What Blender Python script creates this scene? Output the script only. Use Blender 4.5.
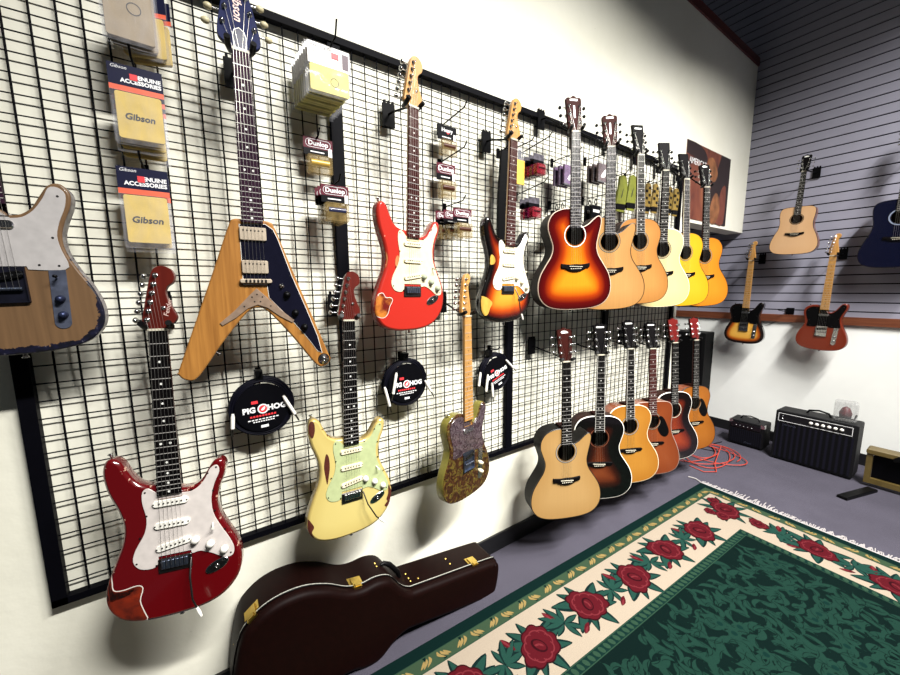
import bpy, bmesh, math, random
from mathutils import Vector, Matrix
from mathutils.geometry import delaunay_2d_cdt
random.seed(7)
PI = math.pi
for o in list(bpy.data.objects): bpy.data.objects.remove(o)
SC = bpy.context.scene
COL = SC.collection
R = math.radians

# ------------------------------------------------------------------ camera, world, lights, exposure
cam = bpy.data.cameras.new('camera'); camo = bpy.data.objects.new('camera', cam); COL.objects.link(camo)
SC.camera = camo
cam.sensor_width = 36; cam.lens = 361.15 / 900 * 36; cam.clip_start = .02; cam.clip_end = 60
YAW, PITCH, ROLL = .591818, -.132489, -.00827
f = Vector((-math.cos(YAW) * math.cos(PITCH), math.sin(YAW) * math.cos(PITCH), math.sin(PITCH)))
r_ = f.cross(Vector((0, 0, 1))).normalized(); u_ = r_.cross(f)
r2 = math.cos(ROLL) * r_ + math.sin(ROLL) * u_; u2 = -math.sin(ROLL) * r_ + math.cos(ROLL) * u_
camo.matrix_world = Matrix((( r2.x, u2.x, -f.x, 1.4794), (r2.y, u2.y, -f.y, 0), (r2.z, u2.z, -f.z, 1.535), (0, 0, 0, 1)))

w = bpy.data.worlds.new('world'); SC.world = w; w.use_nodes = True
w.node_tree.nodes['Background'].inputs[0].default_value = (.86, .92, 1, 1)
w.node_tree.nodes['Background'].inputs[1].default_value = .06

def lamp(name, loc, target, sx, sy, power, col=(1, .98, .945)):
    l = bpy.data.lights.new(name, 'AREA'); l.shape = 'RECTANGLE'; l.size = sx; l.size_y = sy
    l.energy = power; l.color = col; l.spread = R(94)
    o = bpy.data.objects.new(name, l); COL.objects.link(o); o.location = loc
    z = (Vector(loc) - Vector(target)).normalized()
    x = Vector((0, 1, 0)); x = (x - z * x.dot(z)).normalized(); y = z.cross(x)
    o.matrix_world = Matrix(((x.x, y.x, z.x, loc[0]), (x.y, y.y, z.y, loc[1]), (x.z, y.z, z.z, loc[2]), (0, 0, 0, 1)))
    return o
lamp('ceiling_tube_near', (2.8, .95, 4.15), (.5, 1.05, 0), 1.2, .12, 170)
lamp('ceiling_tube_middle', (2.6, 2.25, 4.2), (.6, 2.2, 0), 1.2, .12, 142)
lamp('ceiling_tube_far', (2.2, 3.1, 4.15), (.5, 3.9, 0.0), 1.0, .12, 104)

SC.view_settings.view_transform = 'Standard'; SC.view_settings.look = 'None'
SC.view_settings.gamma = 1; SC.view_settings.use_curve_mapping = False
SC.view_settings.exposure = -.66

# ------------------------------------------------------------------ materials
def srgb(c):
    def g(v):
        v /= 255
        return v / 12.92 if v <= .04045 else ((v + .055) / 1.055) ** 2.4
    return (g(c[0]), g(c[1]), g(c[2]), 1)
MATS = {}
def nodes_of(name):
    m = bpy.data.materials.new(name); m.use_nodes = True
    nt = m.node_tree; return m, nt, nt.nodes['Principled BSDF']
def link(nt, a, b): nt.links.new(a, b)
def nd(nt, typ, **kw):
    n = nt.nodes.new(typ)
    for k, v in kw.items(): setattr(n, k, v)
    return n
def tex_noise(nt, scale, detail=3, rough=.5, vec=None, dist=0):
    n = nd(nt, 'ShaderNodeTexNoise'); n.inputs['Scale'].default_value = scale; n.inputs['Detail'].default_value = detail
    n.inputs['Roughness'].default_value = rough; n.inputs['Distortion'].default_value = dist
    if vec is not None: link(nt, vec, n.inputs['Vector'])
    return n
def ramp(nt, stops, fac, interp='LINEAR'):
    r = nd(nt, 'ShaderNodeValToRGB'); cr = r.color_ramp; cr.interpolation = interp
    while len(cr.elements) > 1: cr.elements.remove(cr.elements[-1])
    for i, (p, c) in enumerate(stops):
        e = cr.elements[0] if i == 0 else cr.elements.new(p)
        e.position = p; e.color = c
    link(nt, fac, r.inputs[0]); return r
def coords(nt, scale=(1, 1, 1), rot=(0, 0, 0)):
    t = nd(nt, 'ShaderNodeTexCoord'); mp = nd(nt, 'ShaderNodeMapping')
    mp.inputs['Scale'].default_value = scale; mp.inputs['Rotation'].default_value = rot
    link(nt, t.outputs['Object'], mp.inputs['Vector']); return mp.outputs[0]
def bump(nt, b, h, strength=.2, dist=.002):
    n = nd(nt, 'ShaderNodeBump'); n.inputs['Strength'].default_value = strength; n.inputs['Distance'].default_value = dist
    link(nt, h, n.inputs['Height']); link(nt, n.outputs[0], b.inputs['Normal'])

def plain(name, c, rough=.5, metal=0, coat=0, var=.08, scale=40, spec=.5, emit=None):
    """slightly mottled single-colour procedural material"""
    if name in MATS: return MATS[name]
    m, nt, b = nodes_of(name); col = srgb(c)
    n = tex_noise(nt, scale, 3, .5, coords(nt))
    lo = tuple(x * (1 - var) for x in col[:3]) + (1,); hi = tuple(min(1, x * (1 + var)) for x in col[:3]) + (1,)
    rp = ramp(nt, [(.3, lo), (.7, hi)], n.outputs[0])
    link(nt, rp.outputs[0], b.inputs['Base Color'])
    b.inputs['Roughness'].default_value = rough; b.inputs['Metallic'].default_value = metal
    b.inputs['Coat Weight'].default_value = coat; b.inputs['Coat Roughness'].default_value = .06
    b.inputs['Specular IOR Level'].default_value = spec
    MATS[name] = m; return m

def wood(name, c1, c2, scale=(60, 60, 3), rough=.35, coat=.3, contrast=(.3, .7), spec=.5):
    if name in MATS: return MATS[name]
    m, nt, b = nodes_of(name)
    n = tex_noise(nt, 1, 4, .6, coords(nt, scale), .4)
    rp = ramp(nt, [(contrast[0], srgb(c1)), (contrast[1], srgb(c2))], n.outputs[0])
    link(nt, rp.outputs[0], b.inputs['Base Color'])
    b.inputs['Roughness'].default_value = rough; b.inputs['Coat Weight'].default_value = coat; b.inputs['Coat Roughness'].default_value = .1; b.inputs['Specular IOR Level'].default_value = spec
    MATS[name] = m; return m

def edge_paint(name, stops, rough=.25, coat=.6, grain=None, wear=None, wear_col=(60, 40, 30), wear_scale=30, spots=None, edge_jitter=0):
    """paint whose colour depends on the distance in mm to the outline of the body (sunburst, binding, worn rim)"""
    if name in MATS: return MATS[name]
    m, nt, b = nodes_of(name)
    a = nd(nt, 'ShaderNodeAttribute'); a.attribute_name = 'rim'
    mul = nd(nt, 'ShaderNodeMath', operation='MULTIPLY'); mul.inputs[1].default_value = 1 / 200
    fac = a.outputs['Fac']
    if edge_jitter:
        nn = tex_noise(nt, 14, 2, .5, coords(nt)); s = nd(nt, 'ShaderNodeMath', operation='SUBTRACT'); s.inputs[1].default_value = .5
        link(nt, nn.outputs[0], s.inputs[0]); k = nd(nt, 'ShaderNodeMath', operation='MULTIPLY_ADD'); k.inputs[1].default_value = edge_jitter
        link(nt, s.outputs[0], k.inputs[0]); link(nt, fac, k.inputs[2]); fac = k.outputs[0]
    link(nt, fac, mul.inputs[0])
    rp = ramp(nt, [(min(1, d / 200), srgb(c)) for d, c in stops], mul.outputs[0])
    out = rp.outputs[0]
    if grain:
        n = tex_noise(nt, 1, 4, .6, coords(nt, (90, 90, 2.5)), .3)
        g = ramp(nt, [(.25, (1 - grain,) * 3 + (1,)), (.75, (1, 1, 1, 1))], n.outputs[0])
        mx = nd(nt, 'ShaderNodeMix', data_type='RGBA', blend_type='MULTIPLY'); mx.inputs[0].default_value = 1
        link(nt, out, mx.inputs[6]); link(nt, g.outputs[0], mx.inputs[7]); out = mx.outputs[2]
    if wear:      # chips close to the rim
        n = tex_noise(nt, wear_scale, 5, .65, coords(nt))
        k = nd(nt, 'ShaderNodeMath', operation='MULTIPLY_ADD'); k.inputs[1].default_value = -.03 / wear; k.inputs[2].default_value = 0
        link(nt, a.outputs['Fac'], k.inputs[0])
        ad = nd(nt, 'ShaderNodeMath', operation='ADD'); link(nt, n.outputs[0], ad.inputs[0]); link(nt, k.outputs[0], ad.inputs[1])
        t = ramp(nt, [(.60, (0, 0, 0, 1)), (.615, (1, 1, 1, 1))], ad.outputs[0])
        mx = nd(nt, 'ShaderNodeMix', data_type='RGBA'); link(nt, t.outputs[0], mx.inputs[0]); link(nt, out, mx.inputs[6])
        mx.inputs[7].default_value = srgb(wear_col); out = mx.outputs[2]
    if spots:
        n = tex_noise(nt, 55, 2, .5, coords(nt))
        t = ramp(nt, [(.72, (0, 0, 0, 1)), (.74, (1, 1, 1, 1))], n.outputs[0])
        mx = nd(nt, 'ShaderNodeMix', data_type='RGBA'); link(nt, t.outputs[0], mx.inputs[0]); link(nt, out, mx.inputs[6])
        mx.inputs[7].default_value = srgb(spots); out = mx.outputs[2]
    link(nt, out, b.inputs['Base Color'])
    b.inputs['Roughness'].default_value = rough; b.inputs['Coat Weight'].default_value = coat; b.inputs['Coat Roughness'].default_value = .05
    MATS[name] = m; return m

def clear_plastic(name, tint=(235, 235, 235), alpha=.3):
    if name in MATS: return MATS[name]
    m, nt, b = nodes_of(name)
    n = tex_noise(nt, 30, 2, .5, coords(nt, (1, 1, .35)), .8)
    rp = ramp(nt, [(.35, (alpha * .6,) * 3 + (1,)), (.7, (min(1, alpha * 1.3),) * 3 + (1,))], n.outputs[0])
    link(nt, rp.outputs[0], b.inputs['Alpha'])
    b.inputs['Base Color'].default_value = srgb(tint); b.inputs['Roughness'].default_value = .12
    bump(nt, b, n.outputs[0], .35, .006)
    MATS[name] = m; return m

# ------------------------------------------------------------------ mesh helpers
class MB:
    def __init__(s): s.v = []; s.f = []; s.m = []; s.sm = []; s.a = {}
    def add(s, vs, fs, m=0, smooth=False, attr=None):
        o = len(s.v); s.v += [Vector(x) for x in vs]
        for q in fs: s.f.append([o + i for i in q]); s.m.append(m); s.sm.append(smooth)
        if attr:
            for i, a in enumerate(attr): s.a[o + i] = a
        return s
    def box(s, lo, hi, m=0, M=None, bev=0):
        x0, y0, z0 = lo; x1, y1, z1 = hi
        vs = [Vector(p) for p in ((x0,y0,z0),(x1,y0,z0),(x1,y1,z0),(x0,y1,z0),(x0,y0,z1),(x1,y0,z1),(x1,y1,z1),(x0,y1,z1))]
        if M: vs = [M @ v for v in vs]
        return s.add(vs, [(0,3,2,1),(4,5,6,7),(0,1,5,4),(1,2,6,5),(2,3,7,6),(3,0,4,7)], m)
    def tube(s, pts, rad, n=8, m=0, closed=False, caps=True):
        pts = [Vector(p) for p in pts]; N = len(pts)
        rads = rad if isinstance(rad, (list, tuple)) else [rad] * N
        rings = []; ref = None
        for i, p in enumerate(pts):
            t = (pts[(i + 1) % N] - pts[i - 1]) if closed else (pts[min(i + 1, N - 1)] - pts[max(i - 1, 0)])
            t.normalize()
            if ref is None: ref = t.orthogonal().normalized()
            ref = (ref - t * ref.dot(t)).normalized(); b = t.cross(ref)
            rings.append([p + (ref * math.cos(2 * PI * k / n) + b * math.sin(2 * PI * k / n)) * rads[i] for k in range(n)])
        vs = [q for r in rings for q in r]; fs = []
        for i in range(N if closed else N - 1):
            j = (i + 1) % N
            for k in range(n): fs.append((i * n + k, i * n + (k + 1) % n, j * n + (k + 1) % n, j * n + k))
        s.add(vs, fs, m, True)
        if caps and not closed: s.add(rings[0], [tuple(range(n))[::-1]], m); s.add(rings[-1], [tuple(range(n))], m)
        return s
    def lathe(s, prof, c, ax, n=20, m=0):
        """prof: (radius, height) list along axis ax from c"""
        ax = Vector(ax).normalized(); a = ax.orthogonal().normalized(); b = ax.cross(a); c = Vector(c)
        vs = [c + ax * h + (a * math.cos(2 * PI * k / n) + b * math.sin(2 * PI * k / n)) * r for r, h in prof for k in range(n)]
        fs = [(i * n + k, i * n + (k + 1) % n, (i + 1) * n + (k + 1) % n, (i + 1) * n + k) for i in range(len(prof) - 1) for k in range(n)]
        return s.add(vs, fs, m, True)
    def prism(s, poly, P, n0, n1, m=0, bev=0, top=None):
        """poly of 2d points mapped by P(x, y, n); extruded from n0 (back) to n1 (front)"""
        N = len(poly)
        ins = offset(poly, bev) if bev else poly
        rings = [[P(x, y, n0) for x, y in poly], [P(x, y, n1 - bev * (1 if n1 > n0 else -1)) for x, y in poly]]
        if bev: rings.append([P(x, y, n1) for x, y in ins])
        vs = [q for r in rings for q in r]
        s.add(vs, [(i * N + k, i * N + (k + 1) % N, (i + 1) * N + (k + 1) % N, (i + 1) * N + k) for i in range(len(rings) - 1) for k in range(N)], m, False)
        s.add(rings[-1], [tuple(range(N))], m if top is None else top); s.add(rings[0], [tuple(range(N))[::-1]], m)
        return s
    def build(s, name, mats, parent=None, fix=True):
        me = bpy.data.meshes.new(name); me.from_pydata([tuple(v) for v in s.v], [], s.f)
        if not isinstance(mats, (list, tuple)): mats = [mats]
        for q in mats: me.materials.append(q)
        for p, mi, sm in zip(me.polygons, s.m, s.sm): p.material_index = mi; p.use_smooth = sm
        if s.a:
            at = me.attributes.new('rim', 'FLOAT', 'POINT')
            for i, a in s.a.items(): at.data[i].value = a
        if fix:
            bm = bmesh.new(); bm.from_mesh(me)
            bmesh.ops.recalc_face_normals(bm, faces=bm.faces); bm.to_mesh(me); bm.free()
        me.update()
        o = bpy.data.objects.new(name, me); COL.objects.link(o)
        if parent: o.parent = parent
        return o

def smooth_poly(pts, sub=4, sharp=()):
    out = []; N = len(pts)
    for i in range(N):
        p0, p1, p2, p3 = pts[i - 1], pts[i], pts[(i + 1) % N], pts[(i + 2) % N]
        if i in sharp: p0 = p1
        if (i + 1) % N in sharp: p3 = p2
        for k in range(sub):
            t = k / sub
            out.append(tuple(.5 * (2 * p1[d] + (p2[d] - p0[d]) * t + (2 * p0[d] - 5 * p1[d] + 4 * p2[d] - p3[d]) * t * t + (3 * p1[d] - p0[d] - 3 * p2[d] + p3[d]) * t ** 3) for d in (0, 1)))
    return out
def area(p): return .5 * sum(p[i - 1][0] * p[i][1] - p[i][0] * p[i - 1][1] for i in range(len(p)))
def offset(poly, d):
    s = 1 if area(poly) > 0 else -1; N = len(poly); out = []
    for i in range(N):
        a, b, c = poly[i - 1], poly[i], poly[(i + 1) % N]
        def nrm(p, q):
            dx, dy = q[0] - p[0], q[1] - p[1]; l = math.hypot(dx, dy) or 1
            return (-dy / l * s, dx / l * s)
        n1, n2 = nrm(a, b), nrm(b, c); x, y = n1[0] + n2[0], n1[1] + n2[1]; l = math.hypot(x, y) or 1
        x, y = x / l, y / l; k = max(.5, x * n1[0] + y * n1[1])
        out.append((b[0] + x * d / k, b[1] + y * d / k))
    return out
def inside(pt, poly):
    x, y = pt; c = False; j = len(poly) - 1
    for i in range(len(poly)):
        a, b = poly[i], poly[j]
        if (a[1] > y) != (b[1] > y) and x < (b[0] - a[0]) * (y - a[1]) / (b[1] - a[1]) + a[0]: c = not c
        j = i
    return c
def dist(pt, poly):
    best = 1e9
    for i in range(len(poly)):
        ax, ay = poly[i - 1]; bx, by = poly[i]; dx, dy = bx - ax, by - ay; l = dx * dx + dy * dy
        t = 0 if l == 0 else max(0, min(1, ((pt[0] - ax) * dx + (pt[1] - ay) * dy) / l))
        d = math.hypot(pt[0] - ax - t * dx, pt[1] - ay - t * dy)
        if d < best: best = d
    return best
def circle(cx, cy, r, n=24, ry=None, rot=0):
    ry = ry or r
    return [(cx + r * math.cos(a) * math.cos(rot) - ry * math.sin(a) * math.sin(rot), cy + r * math.cos(a) * math.sin(rot) + ry * math.sin(a) * math.cos(rot)) for a in [2 * PI * k / n for k in range(n)]]
def rrect(cx, cy, w, h, r, n=4, rot=0):
    out = []
    for sx, sy, a0 in ((1, 1, 0), (-1, 1, PI / 2), (-1, -1, PI), (1, -1, 1.5 * PI)):
        for k in range(n + 1):
            a = a0 + PI / 2 * k / n; x = sx * (w / 2 - r) + r * math.cos(a); y = sy * (h / 2 - r) + r * math.sin(a)
            out.append((cx + x * math.cos(rot) - y * math.sin(rot), cy + x * math.sin(rot) + y * math.cos(rot)))
    return out

def empty(name, M):
    o = bpy.data.objects.new(name, None); COL.objects.link(o); o.matrix_world = M; o.empty_display_size = .05; return o
def tag(o, label=None, cat=None, group=None, kind=None):
    if label: o['label'] = label
    if cat: o['category'] = cat
    if group: o['group'] = group
    if kind: o['kind'] = kind
    return o
def structure(o): o['kind'] = 'structure'; return o
def text_mesh(body, size, mat, parent, P, align='CENTER', name='lettering', shear=0, bold=0, space=1, sx=1):
    """flat lettering; P(x, y) maps text plane metres (x right, y up) to parent space"""
    cu = bpy.data.curves.new('t', 'FONT'); cu.body = body; cu.size = size; cu.align_x = align; cu.align_y = 'CENTER'
    cu.shear = shear; cu.offset = bold; cu.space_character = space; cu.resolution_u = 2
    o = bpy.data.objects.new('t', cu); COL.objects.link(o)
    dg = bpy.context.evaluated_depsgraph_get(); dg.update()
    me = bpy.data.meshes.new_from_object(o.evaluated_get(dg)); bpy.data.objects.remove(o)
    me.name = name; me.materials.clear(); me.materials.append(mat)
    for v in me.vertices: v.co = P(v.co.x * sx, v.co.y)
    q = bpy.data.objects.new(name, me); COL.objects.link(q); q.parent = parent; return q

# ------------------------------------------------------------------ common materials
M_chrome = plain('chrome', (205, 205, 205), .18, 1, var=.05)
M_darkmetal = plain('aged_metal', (95, 92, 90), .35, 1, var=.2)
M_greymetal = plain('grey_metal', (120, 130, 150), .4, 1, var=.25)
M_nickel = plain('aged_nickel', (206, 190, 168), .4, .45, var=.1)
M_gold = plain('brass', (212, 180, 92), .3, 1, var=.15)
M_black = plain('black_plastic', (4, 4, 5), .45, var=.1, spec=.15)
M_blackmetal = plain('black_metal', (3, 3, 5), .55, var=.1, spec=.08)
M_white = plain('white_plastic', (238, 235, 225), .35)
M_cream = plain('cream_plastic', (232, 222, 190), .4)
M_pearl = plain('pearl', (235, 235, 228), .25)
M_rose = wood('rosewood', (52, 20, 19), (68, 28, 26), (40, 40, 4), .6, 0, spec=.08)
M_ebony = wood('ebony', (5, 4, 5), (12, 9, 10), (40, 40, 4), .55, 0, spec=.06)
M_violetrose = wood('dark_rosewood', (36, 18, 32), (50, 27, 44), (40, 40, 4), .6, 0, spec=.08)
M_maple = wood('maple', (176, 126, 62), (200, 150, 80), (30, 30, 4), .35, .4)
M_maplehead = wood('maple_head', (180, 128, 66), (200, 150, 82), (30, 30, 4), .35, .4)
M_redwood = wood('roasted_maple', (74, 18, 12), (96, 28, 18), (30, 30, 4), .3, .5)
M_mahog = wood('mahogany', (40, 12, 9), (58, 20, 14), (30, 30, 4), .55, 0, spec=.06)
M_string = plain('string_steel', (200, 198, 190), .3, 1)
M_fret = plain('fret_wire', (200, 196, 190), .4, .4)
M_bone = plain('bone', (200, 194, 174), .4)
M_inside = plain('inside_wood', (70, 48, 32), .8)

# ------------------------------------------------------------------ room
def solid(name, lo, hi, mat): return structure(MB().box(lo, hi).build(name, mat))
def make_wall_mat():
    m, nt, b = nodes_of('painted_plaster')
    c = coords(nt); n = tex_noise(nt, 1.6, 5, .6, c)
    rp = ramp(nt, [(.3, srgb((232, 230, 212))), (.7, srgb((242, 240, 225)))], n.outputs[0])
    n2 = tex_noise(nt, 26, 2, .5, c); t = ramp(nt, [(.76, (1, 1, 1, 1)), (.80, (.72, .72, .70, 1))], n2.outputs[0])
    mx = nd(nt, 'ShaderNodeMix', data_type='RGBA', blend_type='MULTIPLY'); mx.inputs[0].default_value = 1
    link(nt, rp.outputs[0], mx.inputs[6]); link(nt, t.outputs[0], mx.inputs[7]); link(nt, mx.outputs[2], b.inputs['Base Color'])
    b.inputs['Roughness'].default_value = .55
    n3 = tex_noise(nt, 9, 4, .6, c); bump(nt, b, n3.outputs[0], .25, .01)
    return m
M_wall = make_wall_mat()
M_wallwhite = plain('white_painted_board', (246, 247, 242), .5, var=.04, scale=3)
def make_carpet():
    m, nt, b = nodes_of('grey_violet_carpet'); c = coords(nt)
    n = tex_noise(nt, 380, 3, .7, c); n2 = tex_noise(nt, 2.5, 3, .6, c)
    rp = ramp(nt, [(.3, srgb((46, 44, 52))), (.7, srgb((94, 91, 103)))], n.outputs[0])
    r2 = ramp(nt, [(.3, (.8, .8, .8, 1)), (.7, (1, 1, 1, 1))], n2.outputs[0])
    mx = nd(nt, 'ShaderNodeMix', data_type='RGBA', blend_type='MULTIPLY'); mx.inputs[0].default_value = 1
    link(nt, rp.outputs[0], mx.inputs[6]); link(nt, r2.outputs[0], mx.inputs[7]); link(nt, mx.outputs[2], b.inputs['Base Color'])
    b.inputs['Roughness'].default_value = .95; b.inputs['Specular IOR Level'].default_value = .1
    bump(nt, b, n.outputs[0], .6, .004); return m
solid('floor', (-1.6, -1.2, -.1), (3.6, 4.7, 0), make_carpet())
YB = 4.6
# left wall: low part ends after the grid, the high part runs on as a boxed bulkhead
solid('wall_left', (-.14, -1.2, 0), (0, 3.32, 2.08), M_wall)
solid('wall_left_upper', (-.14, -1.2, 2.08), (0, YB, 3.64), M_wall)
M_trim = wood('dark_red_trim', (70, 18, 8), (100, 30, 14), (3, 3, 60), .4, .2)
solid('trim_1', (-.15, -1.2, 3.64), (.012, YB, 3.71), M_trim)
# back wall: grey slatwall with real grooves above a brown ledge, white board below
M_slat = plain('grey_slatwall', (146, 145, 160), .6, var=.05, scale=5)
M_groove = plain('dark_groove', (8, 7, 9), .9, spec=.05)
mb = MB(); z = 2.260 - 13 * .0785 + .0035; k = 0
mb.box((-1.6, YB + .012, 1.27), (3.6, YB + .05, 5.4), 1)
zz = z - .0
mb.box((-1.6, YB, 1.27), (3.6, YB + .013, zz - .010), 0) if zz - .007 > 1.27 else None
while zz < 5.4:
    mb.box((-1.6, YB, zz), (3.6, YB + .013, zz + .0785 - .010), 0); zz += .0785
structure(mb.build('wall_back', [M_slat, M_groove]))
solid('wall_back_lower', (-1.6, YB, 0), (3.6, YB + .05, 1.20), M_wallwhite)
solid('trim_2', (-1.6, YB - .022, 1.20), (3.6, YB + .05, 1.27), wood('brown_ledge', (92, 48, 30), (122, 70, 46), (4, 30, 60), .4, .2))
M_base = plain('black_baseboard', (12, 12, 14), .5)
solid('baseboard_left', (0, -1.2, 0), (.012, 3.32, .105), M_base)
solid('baseboard_back', (-1.6, YB - .012, 0), (3.6, YB, .10), M_base)
solid('wall_recess', (-1.66, 3.0, 0), (-1.6, YB + .05, 5.4), M_wallwhite)

# ------------------------------------------------------------------ grid wall panels
ZB, ZT = .611, 2.451; PITCH_ = .0508
M_wire = plain('black_powder_coat', (4, 4, 9), .6, var=.1, spec=.07)
XG = .02
def grid_panel(y0, y1, label, full=True):
    root = empty('gridwall_panel', Matrix.Translation((XG, y0, ZB)))
    tag(root, label, 'display grid', 'black wire grid panels along the left wall')
    W = y1 - y0; H = ZT - ZB; mb = MB()
    z = .0612
    while z < H - .03: mb.tube([(0, .0, z), (0, W, z)], .0020, 6); z += PITCH_
    y = (math.ceil((y0 + .448 - .029) / PITCH_) * PITCH_ + .029 - .448) - y0 if y0 < 0 else math.ceil((y0 - .536) / PITCH_) * PITCH_ + .536 - y0
    while y < W - .01: mb.tube([(.0045, y, .01), (.0045, y, H - .01)], .0026, 6); y += PITCH_
    mb.build('wire_mesh', M_wire, root)
    return root, W, H
ys = [-.448, .467, 1.375, 2.27, 3.2]
names = ['leftmost wire grid panel with the big V guitar hanging on it', 'wire grid panel second from left behind the coral red guitar',
         'wire grid panel behind the sunburst acoustic guitar, third from left', 'farthest wire grid panel, by the opening in the wall']
for i in range(4):
    root, W, H = grid_panel(ys[i], ys[i + 1], names[i])
    MB().box((-.012, 0, H - .012), (.016, W, H + .012)).build('top_rail', M_wire, root)
    MB().box((-.012, 0, -.0), (.014, W, .022)).build('bottom_rail', M_wire, root)
    if i == 0: MB().box((-.012, 0, 0), (.014, .034, H)).build('upright', M_wire, root)
    if i: MB().box((-.012, -.002, 0), (.010, .023, H)).build('upright', M_wire, root)
    MB().box((-.012, W - .022, 0), (.010, W - .002 if i < 3 else W + .01, H)).build('upright', M_wire, root)

# ------------------------------------------------------------------ guitars
def frame(pos, yaw, roll, lean):
    yaw, roll, lean = R(yaw), R(roll), R(lean)
    n = Vector((math.cos(yaw), -math.sin(yaw), 0)); u = Vector((math.sin(yaw), math.cos(yaw), 0)); d = Vector((0, 0, -1))
    d, n = math.cos(lean) * d - math.sin(lean) * n, math.cos(lean) * n + math.sin(lean) * d
    u, d = math.cos(roll) * u + math.sin(roll) * d, math.cos(roll) * d - math.sin(roll) * u
    return Matrix(((u.x, -n.x, -d.x, pos[0]), (u.y, -n.y, -d.y, pos[1]), (u.z, -n.z, -d.z, pos[2]), (0, 0, 0, 1)))
def P(x, y, n=0): return Vector((x, -n, -y)) / 1000      # mm on the guitar: x right, y down from the nut, n out of the front

STRAT=[(-28,432),(-52,430),(-78,415),(-96,386),(-110,356),(-128,343),(-144,352),(-150,385),(-142,435),(-124,485),(-114,532),(-120,582),(-142,640),(-160,695),(-160,745),(-132,788),(-80,808),(-10,812),(60,806),(112,785),(150,742),(163,690),(156,640),(136,595),(117,552),(110,512),(116,470),(131,430),(136,400),(126,383),(108,386),(92,408),(74,436),(52,450),(28,452)]
TELE=[(-28,424),(-60,416),(-98,424),(-126,448),(-134,485),(-124,530),(-116,566),(-126,608),(-149,655),(-163,708),(-156,757),(-125,791),(-70,807),(0,811),(70,807),(125,791),(157,754),(163,708),(150,655),(128,608),(112,562),(110,525),(120,488),(134,452),(138,422),(124,400),(102,404),(84,430),(66,460),(46,476),(28,480)]
VEE=[(-26,440),(-48,442),(-62,464),(-112,604),(-205,858),(-212,886),(-192,905),(-164,896),(-98,800),(-30,714),(0,700),(30,714),(98,800),(164,896),(192,905),(212,886),(205,858),(112,604),(62,464),(48,442),(26,440)]
_l=[(-25,360),(-70,363),(-115,382),(-142,420),(-146,462),(-132,508),(-121,548),(-130,592),(-162,642),(-190,690),(-203,745),(-195,800),(-160,842),(-100,863),(0,869)]
OM=_l+[(-x,y) for x,y in _l[::-1][1:]]
GA=_l+[(100,863),(160,842),(195,800),(203,745),(190,690),(162,642),(130,592),(120,548),(127,505),(138,462),(145,425),(140,402),(124,398),(100,414),(74,436),(48,449),(29,452)]
_l=[(-25,360),(-90,362),(-130,376),(-146,412),(-144,470),(-137,530),(-145,590),(-174,660),(-196,730),(-197,790),(-170,840),(-110,863),(0,869)]
DREAD=_l+[(-x,y) for x,y in _l[::-1][1:]]

def shell(mb, poly, front, depth, rnd, hole=None, step=14, solid_back=True, m=(0, 1, 2)):
    """instrument body: filled front with a 'rim' distance attribute, rounded rim, sides and back"""
    top = offset(poly, rnd) if rnd else poly
    xs = [p[0] for p in top]; yy = [p[1] for p in top]
    pts = list(top); N = len(top); edges = [(i, (i + 1) % N) for i in range(N)]
    if hole:
        hc = circle(*hole, 32); o = len(pts); pts += hc; edges += [(o + i, o + (i + 1) % 32) for i in range(32)]
    x = min(xs)
    while x < max(xs):
        y = min(yy)
        while y < max(yy):
            q = (x + (step / 2 if int(y / step) % 2 else 0), y)
            if inside(q, top) and dist(q, top) > step * .45 and not (hole and math.hypot(q[0] - hole[0], q[1] - hole[1]) < hole[2] + step * .4): pts.append(q)
            y += step
        x += step
    V, E, F, *_ = delaunay_2d_cdt([Vector(p) for p in pts], edges, [], 0, 1e-4)
    keep = []
    for t in F:
        c = (sum(V[i].x for i in t) / 3, sum(V[i].y for i in t) / 3)
        if inside(c, top) and not (hole and math.hypot(c[0] - hole[0], c[1] - hole[1]) < hole[2]): keep.append(tuple(t))
    at = [dist((v.x, v.y), poly) for v in V]
    mb.add([P(v.x, v.y, front) for v in V], keep, m[0], False, at)
    prof = [(rnd, front), (rnd * .3, front - rnd * .3), (0, front - rnd)] if rnd else [(0, front)]
    bk = front - depth
    prof2 = [(0, bk + rnd), (rnd * .3, bk + rnd * .3), (rnd, bk)] if rnd else [(0, bk)]
    if rnd:
        rings = [offset(poly, d) if d else poly for d, _ in prof]
        vs = [P(x, y, h) for rg, (d, h) in zip(rings, prof) for x, y in rg]
        mb.add(vs, [(i * N + k, i * N + (k + 1) % N, (i + 1) * N + (k + 1) % N, (i + 1) * N + k) for i in range(len(prof) - 1) for k in range(N)], m[0], True, [d for d, _ in prof for _ in range(N)])
        pr = [prof[-1]] + prof2
    else: pr = prof + prof2
    rings = [offset(poly, d) if d else poly for d, _ in pr]
    vs = [P(x, y, h) for rg, (d, h) in zip(rings, pr) for x, y in rg]
    mb.add(vs, [(i * N + k, i * N + (k + 1) % N, (i + 1) * N + (k + 1) % N, (i + 1) * N + k) for i in range(len(pr) - 1) for k in range(N)], m[1], True, [0] * len(vs))
    mb.add([P(x, y, bk) for x, y in rings[-1]], [tuple(range(N))], m[2], False, [0] * N)
    if hole:   # thickness of the top round the hole
        h = circle(*hole, 32); vs = [P(x, y, front) for x, y in h] + [P(x, y, front - 3) for x, y in h]
        mb.add(vs, [(k, (k + 1) % 32, 32 + (k + 1) % 32, 32 + k) for k in range(32)], m[2], True, [50] * 64)

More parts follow.
